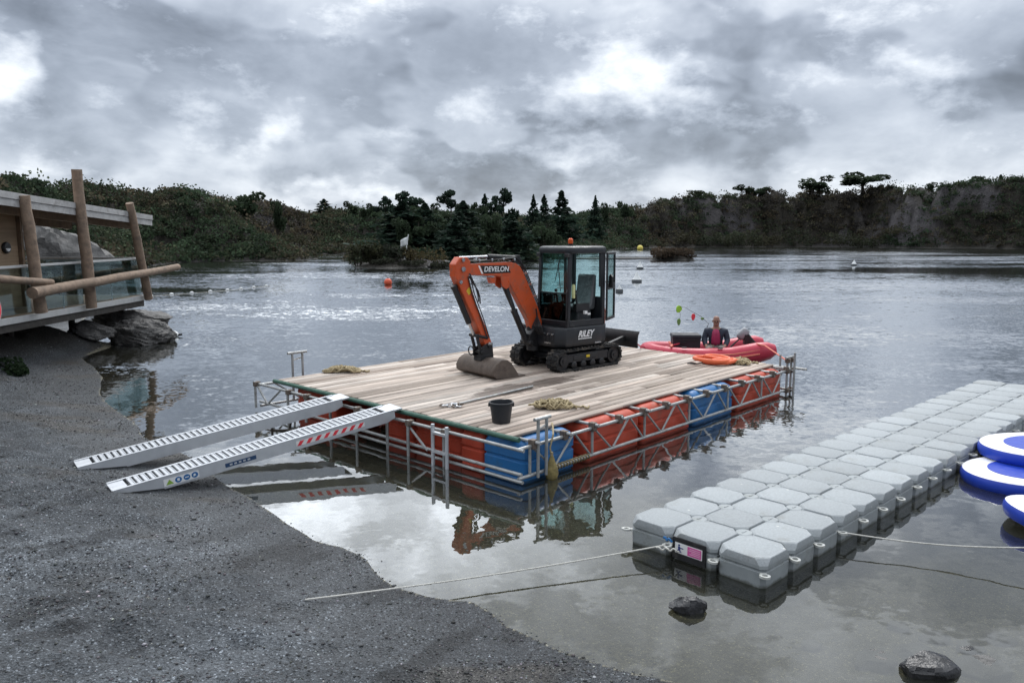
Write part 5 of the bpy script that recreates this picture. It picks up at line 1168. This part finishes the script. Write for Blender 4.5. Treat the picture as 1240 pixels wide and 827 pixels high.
# ------------------------------------------------------------------ floating dock of linked cubes
PR = at(927, 679.5, .29); PL = at(774, 620.5, .29)
acr = (PL-PR); acr.z = 0; dirA = math.atan2(.687, .727)
fdir = Vector((math.cos(dirA), math.sin(dirA), 0)); sdir = Vector((-fdir.y, fdir.x, 0))
PIT = .532
dock = thing('floating_dock', 'grey floating dock of linked plastic cubes three wide', 'dock', (PR.x, PR.y, 0), dirA)
def cube_mesh():
    mb = MB(); h = PIT/2
    def oc(w_, c, z): return [Vector(p) for p in ((w_,-w_+c,z),(w_,w_-c,z),(w_-c,w_,z),(-w_+c,w_,z),(-w_,w_-c,z),(-w_,-w_+c,z),(-w_+c,-w_,z),(w_-c,-w_,z))]
    W_ = h-.007
    rings = [oc(W_-.04,.05,-.085), oc(W_-.005,.045,-.05), oc(W_-.008,.040,.0), oc(W_-.004,.042,.155), oc(W_-.016,.055,.165), oc(W_-.016,.060,.178), oc(W_,.050,.190), oc(W_,.056,.222), oc(W_-.001,.100,.276), oc(W_-.006,.104,.286), oc(W_-.015,.108,.2905)]
    mb.mat(1).loft(rings[:8], True, False); mb.mat(0).loft(rings[7:], False, False)
    mb.mat(0); n0 = len(mb.v); inner = [oc(W_-.030,.115,.287), oc(W_-.036,.116,.2875)]
    mb.loft([rings[-1], inner[0]], False, False)
    # sanded tread field as a finely studded plate
    mb.loft([inner[0], oc(W_-.036,.116,.2895)], False, True)
    return mb
mtop = material('dock_tread', own=True, col=(.35,.375,.388), rough=.72, var=.16, vscale=42, dirt=(.25,.25,.23), dirt_amt=.22, dirt_scale=2.2, bump=.006, bscale=70)
_q = NG(mtop.node_tree); _b = mtop.node_tree.nodes['Principled BSDF']; _src = _b.inputs['Base Color'].links[0].from_socket
_rn = _q.n('ShaderNodeObjectInfo').outputs['Random']; _tc = _q.vm('ADD', _q.n('ShaderNodeTexCoord').outputs['Object'], _q.vec(_q.m('MULTIPLY', _rn, 57.0), _q.m('MULTIPLY', _rn, 31.0), 0.0))
_sp = _q.m('MULTIPLY', _q.rng(_q.voro(_q.vm('ADD', _tc, _q.scale(_q.noise(_tc, 30, 3, .6, col=True), .03)), 6.0), .10, .07, 0, .75), _q.rng(_q.sep(_q.voro(_tc, 6.0, out='Color'))[0], .80, .84, 0, 1))
_tn = _q.rng(_rn, 0, 1, .86, 1.10, smooth=False); _sc = _q.n('ShaderNodeVectorMath', operation='SCALE'); _q.put(_sc.inputs[0], _src); _q.put(_sc.inputs['Scale'], _tn)
_q.put(_b.inputs['Base Color'], _q.mix(_sp, _sc.outputs[0], (.62, .62, .58)))        # bird mess
cb0 = cube_mesh()
NX = 22
c0 = None; lug0 = None
for i in range(NX):
    for j in range(3):
        if c0 is None:
            me_b = cb0.build('float_cube', [mtop, M_DOCKSIDE], dock, smooth=30); c0 = me_b; o = c0
        else: o = c0.copy(); COL.objects.link(o); o.parent = dock
        o.location = ((i+.5)*PIT, (j+.5)*PIT, prng.uniform(-.006, .006)); o.rotation_euler = (prng.uniform(-.006,.006), prng.uniform(-.006,.006), prng.randint(0,3)*math.pi/2)
pin = MB(); pin.lathe([(.086,.262),(.088,.272),(.080,.279),(.02,.280)], n=16); pin.box((-.035,-.008,.280),(.035,.008,.285)); pin0 = None
lug = MB(); lug.lathe([(.028,-.01),(.052,-.01),(.052,.012),(.028,.012)], (.06,0,0), 14, cap0=False, cap1=False); lug.lathe([(.028,.012),(.028,-.01)], (.06,0,0), 14, cap0=False, cap1=False); lug.box((-.06,-.03,-.009),(.012,.03,.011))
# joining pins inside, mooring lugs along the rim
pins = MB()
for i in range(1, NX):
    for j in (1, 2):
        o = pin.build('joining_pin', M_DOCKSIDE, dock) if pin0 is None else pin0.copy()
        if pin0 is None: pin0 = o
        else: COL.objects.link(o); o.parent = dock
        o.location = (i*PIT, j*PIT, 0)
def put_lug(x, y, ang, z=.13):
    global lug0
    if lug0 is None: lug0 = lug.build('mooring_lug', M_LUG, dock); o = lug0
    else: o = lug0.copy(); COL.objects.link(o); o.parent = dock
    o.location = (x, y, z+prng.uniform(-.012,.012)); o.rotation_euler = (prng.uniform(-.1,.1), prng.uniform(-.12,.12), ang+prng.uniform(-.15,.15))
for i in range(NX-6): put_lug(i*PIT+(.03 if i == 0 else 0), .035 if i == 0 else .035, -math.pi/2 if i else -math.pi*.75, .145)
for i in range(0, NX, 1): put_lug(i*PIT+(.03 if i == 0 else 0), 3*PIT-.02, math.pi/2 if i else math.pi*.75, .15)
put_lug(.02, PIT, math.pi); put_lug(.02, 2*PIT, math.pi, .14)
# sign on the middle cube's end face
sg = thing('notice_plate', 'pink and white notice on a black board at the end of the floating dock', 'sign', dock.matrix_world @ Vector((0,0,0)) if 0 else (PR.x, PR.y, 0), dirA)
yA, yB = PIT*1.5+.225, PIT*1.5-.165
MB().box((-.012,yB,.02),(.004,yA,.245)).build('backing_board', M_BLACK, sg, bevel=.003)
MB().box((-.0155,yB+.035,.085),(-.0125,yA-.035,.195)).build('white_panel', M_WHITE, sg, smooth=0)
MB().box((-.0175,yB+.045,.093),(-.0157,yB+.205,.187)).build('pink_panel', M_SIGNP, sg, smooth=0)
mk = MB(); yc = yA-.085; mk.lathe([(.011,-.0010),(.011,.0010)], n=12, M=Matrix.Translation((-.0168,yc,.172)) @ Matrix.Rotation(math.pi/2,4,'Y'))
for a, b_, c, d in ((-.012,.012,.128,.158),):  mk.box((-.0178,yc+a,c),(-.0157,yc+b_,d))
mk.prism([(-.03,.10),(-.012,.10),(.006,.130),(-.008,.130)], -.0178, -.0157, M=Matrix(((0,1,0,0),(1,0,0,yc),(0,0,1,0),(0,0,0,1)))); mk.prism([(.030,.10),(.014,.10),(-.004,.130),(.010,.130)], -.0178, -.0157, M=Matrix(((0,1,0,0),(1,0,0,yc),(0,0,1,0),(0,0,0,1))))
mk.box((-.0178,yc-.05,.14),(-.0157,yc-.012,.150)); mk.build('walker_symbol', M_NAVYMARK, sg, smooth=0)
wt = MB()
for i, (z_, l_) in enumerate(((.168,.12),(.150,.135),(.132,.10),(.114,.12))): wt.box((-.0192,yB+.058,z_-.0035),(-.0177,yB+.058+l_,z_+.0035))
wt.build('text_lines', material('pale_pink', (.78,.45,.62), .5), sg, smooth=0)
# ropes
def dpt(x, y, z): return Vector((PR.x, PR.y, 0))+fdir*x+sdir*y+Vector((0,0,z))
e0 = at(370, 741, 0); e0.z = gz(e0.x, e0.y)+.012
e1 = dpt(-.06, PIT*2.02, .145)
pts = []
for i in range(41):
    t = i/40; p = e0.lerp(e1, t); p.z = e0.z*(1-t)+e1.z*t-.035*math.sin(math.pi*t)
    pts.append(p)
for p in pts: p.z = max(p.z, gz(p.x, p.y)+.010)
tag(MB().path(pts, .0085, 6).build('mooring_rope', M_CORD), 'taut pale rope from the shingle beach to the end of the floating dock', 'rope')
kn = MB(); kn.path([e1+Vector((-.10,-.06,-.01))+ (dpt(0,0,0)-dpt(.30*t,0,0))*-.9+sdir*(-.45*t)+Vector((0,.012*math.cos(t*42),.012*math.sin(t*42))) for t in np.linspace(0, .42, 70)], .010, 5); 
tag(kn.build('rope_tail', M_CORD), 'bunched pale rope knot at the dock end beside the notice', 'rope')
bt_ = MB(); bt_.path([dpt(-.03, PIT*2.10-.10*t, .20+.012*math.sin(t*12)) for t in np.linspace(0, 1, 14)], .012, 6); tag(bt_.build('blue_tie', M_BLUE), 'short blue rope tie above the pale knot at the dock end', 'rope')
s0 = dpt(3*PIT+.0, -.07, .15); s1 = at(1265, 663, .24)
tag(MB().path([s0.lerp(s1, i/20)+Vector((0,0,-.05*math.sin(math.pi*i/20))) for i in range(21)], .008, 6).build('mooring_rope', M_CORD), 'pale rope from the side of the floating dock to the right edge', 'rope')

# ------------------------------------------------------------------ giant inflatable boards
def board(name, label, nose, head, wd_, z, Lb=3.6, lift=.0, emblem=False):
    """nose point, heading from nose to tail (degrees), hull top at z+.15"""
    t = thing(name, label, 'paddleboard', (nose.x, nose.y, z), R(head)); th = .17
    N2 = 26
    def half(s):  # half-width along length
        return wd_/2*min(1, (1-(1-min(s/(wd_*.62), 1))**2)**.5)*(1 if s < Lb*.6 else 1-.35*((s-Lb*.6)/(Lb*.4))**2)
    ss = [wd_*.62*(1-math.cos(math.pi/2*i/10)) for i in range(1, 11)]+[wd_*.62+(Lb-wd_*.62)*i/12 for i in range(1, 13)]
    def outline(ins, ss=ss):
        up_ = [(s, half(s)) for s in ss]
        poly = [(0.0, 0.0)]+up_+[(s, -h_) for s, h_ in reversed(up_)]
        if not ins: return poly
        c = (Lb*.45, 0); out = []
        n = len(poly)
        for i in range(n):
            a = Vector(poly[i-1]); b_ = Vector(poly[(i+1) % n]); d = (b_-a).normalized(); nn = Vector((d.y, -d.x)); p = Vector(poly[i])
            if (p-Vector(c)).dot(nn) > 0: nn = -nn
            out.append(tuple(p+nn*ins))
        return out
    def ringz(ins, z_): return [Vector((x, y, z_+lift*max(0, 1-x/.9)**2)) for x, y in outline(ins)]
    hull = MB(); rr = [ringz(.07,-.02), ringz(.022,.0), ringz(.004,.04), ringz(0,.08), ringz(.006,.12), ringz(.022,.152)]
    hull.mat(1).loft(rr[:2], True, False); hull.mat(0).loft(rr[1:], False, False); hull.build('side_rail', [M_SUPB, M_SUPW], t, smooth=60)
    top = MB(); top.loft([ringz(.022,.152), ringz(.035,.162), ringz(.07,.168)], False, True); top.build('deck_skin', M_SUPW, t, smooth=60)
    k = .32*wd_; pad = MB(); po = []
    p0 = .34
    for a in np.linspace(math.pi/2, 3*math.pi/2, 21): po.append((p0+k*1.35+k*1.35*math.cos(a), k*math.sin(a)))
    po += [(Lb-.4,-k), (Lb-.4,k)]
    pad.loft([[Vector((x,y,.1685+lift*max(0,1-x/.9)**2)) for x,y in po],[Vector((x,y,.1745+lift*max(0,1-x/.9)**2)) for x,y in po]], False, True); pad.build('deck_pad', M_SUPB, t, smooth=0)
    MB().box((.62,-.345*wd_,.169),(.84,-.345*wd_+.04,.186)).build('grab_handle', M_BLACK, t, bevel=.008)
    MB().box((1.05,-.39*wd_,.169),(1.2,-.39*wd_+.035,.186)).build('grab_handle', M_BLACK, t, bevel=.008)
    if emblem:
        em = MB(); ex = 1.02
        em.path([(ex+.12*math.cos(a), .12*math.sin(a), .176) for a in np.linspace(.5, 5.6, 22)], .016, 6); em.path([(ex+.06*math.cos(a), .06*math.sin(a), .176) for a in np.linspace(-2.6, 2.4, 14)], .013, 6); em.build('ring_emblem', M_WHITE, t)
    return t
n1_ = at(1168, 574, .12); board('giant_paddleboard', 'lower blue and white inflatable board of the stack, afloat beside the dock', Vector((n1_.x+.02, n1_.y-.12, 0)), 9, 1.45, .0)
n2_ = at(1194, 545, .30); board('giant_paddleboard', 'upper blue and white inflatable board with a white ring emblem, resting on the lower one', Vector((n2_.x+.02, n2_.y, 0)), 7, 1.45, .185, emblem=True)
n3_ = at(1215, 620, .12); board('giant_paddleboard', 'nearest blue and white inflatable board with upturned nose at the right edge', Vector((n3_.x, n3_.y-.02, 0)), -14, 1.3, .0, lift=.10)

# ------------------------------------------------------------------ red inflatable boat
BC = Vector((4.72, 19.25, 0))
boat = thing('inflatable_boat', 'red inflatable boat with outboard motor moored behind the raft', 'boat', BC, R(176))      # x towards the bow
tb = MB(); pts = []; rs = []
for s in (1,):
    seq = [(-1.62,.60,.56),(-1.45,.60,.53),(-1.2,.60,.48),(-.6,.60,.37),(0,.60,.34),(.5,.58,.35),(.9,.48,.38),(1.2,.30,.42),(1.36,.0,.45),(1.2,-.30,.42),(.9,-.48,.38),(.5,-.58,.35),(0,-.60,.34),(-.6,-.60,.37),(-1.2,-.60,.48),(-1.45,-.60,.53),(-1.62,-.60,.56)]
    rad_ = [.12,.215,.245,.235,.23,.22,.205,.19,.18,.19,.205,.22,.23,.235,.245,.215,.12]
tb.path(seq, rad_, 18); hullb = tb.build('tube', M_BOAT, boat, smooth=60)
fl_ = MB(); fl_.loft([[Vector((x, y, z)) for x, y in [(-1.3,-.5),(.6,-.5),(1.15,-.1),(1.15,.1),(.6,.5),(-1.3,.5)]] for z in (.02,.16)]); fl_.build('floor', M_DARKUNDER, boat, smooth=0)
kl = MB(); kl.loft([[Vector((x, y*.6, z)) for x, y in [(-1.3,-.5),(.6,-.5),(1.15,-.1),(1.15,.1),(.6,.5),(-1.3,.5)]] for z in (-.14,.018)]); kl.build('hull', M_BOAT, boat)
MB().box((-1.34,-.44,.1),(-1.29,.44,.56)).build('transom', M_DARKUNDER, boat, bevel=.01)
st_ = MB()
for s in (-1, 1):
    st_.path([(x, s*y+s*(.236 if 1 else 0)*math.cos(.5), z+.236*math.sin(.5)-.02) for x, y, z in seq[2:6]], .018, 6)
    st_.path([(x, s*y+s*.238*math.cos(-.1), z) for x, y, z in seq[2:6]], .022, 6)
st_.build('rubbing_strake', M_PINK, hullb)
for x0 in (-1.3, -.3, .55):
    for s in (-1, 1):
        MB().box((x0-.06,s*.6-.03+s*.10,.585 if x0 > -1 else .66),(x0+.06,s*.6+.03+s*.10,.61 if x0 > -1 else .69)).build('handle', M_BLACK, hullb, bevel=.008)
MB().box((-.46,-.52,.40),(-.18,.52,.44)).build('seat', M_DARKUNDER, boat, bevel=.01)
om = thing('outboard_motor', 'tilted grey outboard motor on the stern of the red boat', 'outboard motor', BC+Matrix.Rotation(R(176),3,'Z') @ Vector((-1.10,.0,.74)), R(176))
Mo = Matrix.Rotation(R(48), 4, 'Y') @ Matrix.Scale(.8, 4)
cw = MB(); cwp = [(.12,.11),(.20,.05),(.20,-.05),(.12,-.11),(-.14,-.10),(-.2,-.05),(-.2,.05),(-.14,.10)]
cw.loft([[Mo @ Vector((x*k_, y*k_, z)) for x, y in cwp] for k_, z in ((.8,.10),(1.0,.15),(1.0,.24),(.92,.31),(.6,.34))]); cw.build('cowl', material('grey_cowl', (.30,.31,.33), .4), om, smooth=60)
lg_ = MB(); lg_.loft([[Mo @ Vector((x*k_, y*k_, z)) for x, y in cwp] for k_, z in ((.25,-.62),(.42,-.2),(.62,.10))]); lg_.box((.0,-.10,-.14),(.10,.10,.10)); lg_.build('leg', M_BLACK, om)
pr_ = MB()
for a in range(3): pr_.prism([(0,0),(.05,.03),(.06,.12),(-.01,.12)], -.006, .006, M=Mo @ Matrix.Translation((-.12,0,-.55)) @ Matrix.Rotation(math.pi/2,4,'Z') @ Matrix.Rotation(R(120*a),4,'Y'))
pr_.build('propeller', M_STEEL, om)
tl_ = MB(); tl_.tube(Mo @ Vector((.15,0,.18)), Mo @ Vector((.55,.05,.22)), .018, .022, 8); tl_.build('tiller', M_BLACK, om)
def bl(x, y, z): return BC+Matrix.Rotation(R(176),3,'Z') @ Vector((x, y, z))
bx_ = MB(); bx_.loft([[Vector((x*k_, y*k_, z)) for x, y in [(-.34,-.24),(.34,-.24),(.34,.24),(-.34,.24)]] for k_, z in ((.88,0),(1.0,.60),(1.04,.61),(1.04,.65),(.98,.68))])
cbx = thing('storage_crate', 'large black plastic crate in front of the man in the boat', 'crate', bl(.42,-.0,.165), R(176)); bx_.build('body', M_BUCKET, cbx, bevel=.03)
ln_ = MB(); ln_.box((-.3,.247,.54),(.3,.262,.58)); ln_.build('rim', M_BLACK, cbx)
lugg = thing('kit_bag', 'brown kit bag by the boat stern behind the man', 'bag', bl(-1.05,.12,.165), R(176)); m_ = MB(); m_.ball((0,0,.18),.2,14,9,(1.3,1.0,1.05)); m_.build('body', material('brown_bag', (.10,.06,.045), .85, var=.4, bump=.03, bscale=9), lugg); MB().path([(-.15,.1,.33),(-.05,.12,.44),(.1,.1,.42),(.16,.08,.32)], .014, 6).build('strap', M_BLACK, lugg)
tag(MB().path([bl(-1.15,.66,.70), bl(-1.3,.9,.69), (RN+RU*(RL+.03)+RV*(OY+.0)+Vector((0,0,.72)))], .018, 6).build('salmon_strap', M_PINK), 'salmon coloured strap from the boat stern to the raft corner post', 'strap')
tag(MB().path([bl(.85,.62,.60), bl(.80,.42,.62), bl(.72,.05,.50), bl(.78,-.3,.60)], .025, 6).build('salmon_line', M_PINK), 'salmon line lying across the bow of the red boat', 'rope')
pd_ = thing('paddle', 'paddle with dark tip sticking up over the boat bow', 'paddle', bl(.95,.30,.55)); MB().tube((0,0,0),(.36,.05,.08),.02,n=8).build('shaft', M_BOAT, pd_); MB().loft([[Vector((.36+t*.18, .05+y*(.5+.5*math.sin(t*3)), .08+.05*t+z)) for y, z in ((-.06,-.012),(.06,-.012),(.06,.012),(-.06,.012))] for t in (0,.3,.7,1)]).build('blade', M_BLACK, pd_)
bt0 = EX.matrix_world
rot = Matrix.Rotation(R(220), 3, 'Z'); q0 = Vector((1.1177,16.0066,DZ))+rot @ Vector((-1.40,.62,.42))
q1 = bl(1.45,.1,.52); q1m = q0.lerp(q1, .5)-Vector((0,0,.03))
tag(MB().path([q0, q1m, q1], .016, 6).build('tow_strap', M_BOAT), 'red tow strap from the digger blade to the boat bow', 'strap')
# whip pole with pennants
pp = thing('pennant_whip', 'thin curved whip carrying lime and red pennants over the boat', 'pennants', bl(-.05,-.62,.5))
D0 = BC.y+.6
def pw_(px, py): v_ = atd(px, py, D0)-pp.location; return v_
arc = [Vector((0,0,0)), pw_(858, 392), pw_(850, 384), pw_(839, 378), pw_(829, 372), pw_(822, 371)]
MB().path(arc, [.010,.008,.006,.005,.004,.003], 5).build('whip', M_BLACK, pp)
def pennant(px, py, w_, h_, mat, ang):
    c = pw_(px, py); o_ = MB(); n = 14
    poly = [(w_*math.cos(a)*(1+.3*math.sin(a)), h_*math.sin(a)) for a in np.linspace(0, 6.283, n+1)[:-1]]
    o_.prism(poly, -.012, .012, M=Matrix.Translation(c) @ Matrix.Rotation(R(25),4,'Z') @ Matrix.Rotation(ang,4,'Y'), plane='xz'); return o_.build('pennant', mat, pp, bevel=.005)
pennant(822, 374.5, .085, .095, M_LIME, .5); pennant(822, 390, .052, .09, M_LIMED, 0); pennant(839.5, 384, .055, .09, M_REDF, .1); pennant(850.5, 386, .05, .035, M_LIMED, .1)
MB().path([pw_(822,372), pw_(824,382), pw_(822,390)], .004, 4).build('cord', M_BLACK, pp); MB().path([pw_(850,384), pw_(850.5,386)], .004, 4).build('cord', M_BLACK, pp)

# ------------------------------------------------------------------ the man in the boat (facing the viewer, a little to the left)
man = thing('person', 'bald man in a navy jacket and pink life vest sitting in the red boat', 'person', bl(-.30,.10,.44), R(0))
man.rotation_euler.z = R(-15); man.scale = (1.07, 1.07, 1.07)                     # local -y is the way he faces
def skin_mesh(name, joints, edges, root, mats, parent, lv=2, extra=None):
    me = bpy.data.meshes.new(name); me.from_pydata([j[0] for j in joints], edges, []); o = bpy.data.objects.new(name, me); COL.objects.link(o)
    s = o.modifiers.new('skin', 'SKIN'); s.use_smooth_shade = True; b_ = o.modifiers.new('sub', 'SUBSURF'); b_.levels = lv; b_.render_levels = lv
    for v_, j in zip(me.skin_vertices[0].data, joints): v_.radius = j[1] if isinstance(j[1], tuple) else (j[1], j[1]); v_.use_root = False
    me.skin_vertices[0].data[root].use_root = True
    dg = bpy.context.evaluated_depsgraph_get(); m2 = bpy.data.meshes.new_from_object(o.evaluated_get(dg)); bpy.data.objects.remove(o); m2.name = name
    for m_ in mats: m2.materials.append(m_)
    m2.polygons.foreach_set('use_smooth', [True]*len(m2.polygons))
    o2 = bpy.data.objects.new(name, m2); COL.objects.link(o2); o2.parent = parent; return o2
J = [((0,0,.06),(.14,.11)),((0,.0,.24),(.14,.10)),((0,.0,.42),(.16,.105)),((0,.01,.53),(.075,.07)),((0,-.01,.58),(.062,.062)),((0,-.03,.66),(.078,.092)),((0,-.03,.75),(.080,.096)),((0,-.02,.81),(.060,.07)),
     ((-.19,.0,.47),.062),((-.25,-.06,.26),.05),((-.20,-.26,.13),.04),((-.17,-.33,.11),.035),
     ((.19,.0,.47),.062),((.26,-.04,.25),.05),((.20,-.25,.14),.04),((.15,-.32,.12),.035),
     ((-.10,-.04,.05),.095),((-.15,-.40,.10),.075),((-.15,-.46,-.22),.05),((-.15,-.56,-.26),.04),((.10,-.04,.05),.095),((.16,-.38,.10),.075),((.17,-.44,-.22),.05),((.17,-.54,-.26),.04)]
E_ = [(0,1),(1,2),(2,3),(3,4),(4,5),(5,6),(6,7),(2,8),(8,9),(9,10),(10,11),(2,12),(12,13),(13,14),(14,15),(0,16),(16,17),(17,18),(18,19),(0,20),(20,21),(21,22),(22,23)]
body = skin_mesh('body', J, E_, 0, [M_SKIN], man)
# nose, brow, ears, chin and five fingers a hand, joined into the one body mesh
xb = MB(); xb.ball((0,-.134,.685),.017,8,6,(.8,1,1.3)); xb.ball((0,-.112,.625),.03,8,6,(1.1,.8,.7))
for s in (-1, 1):
    xb.ball((s*.084,-.02,.685),.022,8,6,(.4,.8,1.3)); xb.ball((s*.03,-.112,.715),.022,8,6,(1.2,.6,.45))
    hx_ = -.165 if s < 0 else .14; hy_, hz_ = (-.36,.105) if s < 0 else (-.35,.115)
    for f_ in range(4): xb.path([(hx_+(f_-1.5)*.018,hy_,hz_),(hx_+(f_-1.5)*.02,hy_-.045,hz_+.005),(hx_+(f_-1.5)*.02,hy_-.07+.006*abs(f_-1.5),hz_-.03)], [.010,.009,.007], 6)
    xb.path([(hx_-s*.03,hy_+.03,hz_+.01),(hx_-s*.05,hy_-.01,hz_+.012),(hx_-s*.045,hy_-.04,hz_)], [.011,.010,.008], 6)
tmp = xb.build('face_tmp', M_SKIN); bm = __import__('bmesh').new(); bm.from_mesh(body.data); bm.from_mesh(tmp.data); bm.to_mesh(body.data); bm.free(); bpy.data.objects.remove(tmp)
ey = MB()
for s in (-1, 1): ey.ball((s*.03,-.124,.692),.0115,8,6)
ey.build('eyes', M_BLACK, man); MB().box((-.026,-.1285,.642),(.026,-.118,.648)).build('mouth', material('lip', (.20,.07,.06), .5), man, bevel=.002)
hb = MB(); hb.path([(-.084,.0,.695),(-.064,.068,.68),(0,.088,.67),(.064,.068,.68),(.084,.0,.695)], [.012,.022,.026,.022,.012], 8); hb.build('hair', material('grey_hair', (.26,.25,.24), .9), man)
JJ = [((0,0,.05),(.16,.13)),((0,.0,.24),(.165,.125)),((0,.0,.42),(.18,.13)),((0,.01,.52),(.10,.09)),((-.21,.0,.455),.088),((-.255,-.06,.26),.068),((-.205,-.25,.13),.054),((.21,.0,.455),.088),((.265,-.04,.25),.068),((.205,-.24,.14),.054)]
skin_mesh('jacket', JJ, [(0,1),(1,2),(2,3),(2,4),(4,5),(5,6),(2,7),(7,8),(8,9)], 0, [M_NAVY], man)
VV = [((0,-.05,.10),(.125,.140)),((0,-.06,.28),(.120,.145)),((0,-.065,.42),(.100,.135)),((0,-.035,.52),(.07,.085))]
skin_mesh('life_vest', VV, [(0,1),(1,2),(2,3)], 0, [M_VEST], man)
TT = [((0,0,.03),(.15,.12)),((-.10,-.04,.05),.105),((-.15,-.40,.10),.088),((-.15,-.46,-.20),.066),((.10,-.04,.05),.105),((.16,-.38,.10),.088),((.17,-.44,-.20),.066)]
skin_mesh('trousers', TT, [(0,1),(1,2),(2,3),(0,4),(4,5),(5,6)], 0, [M_TROUS], man)
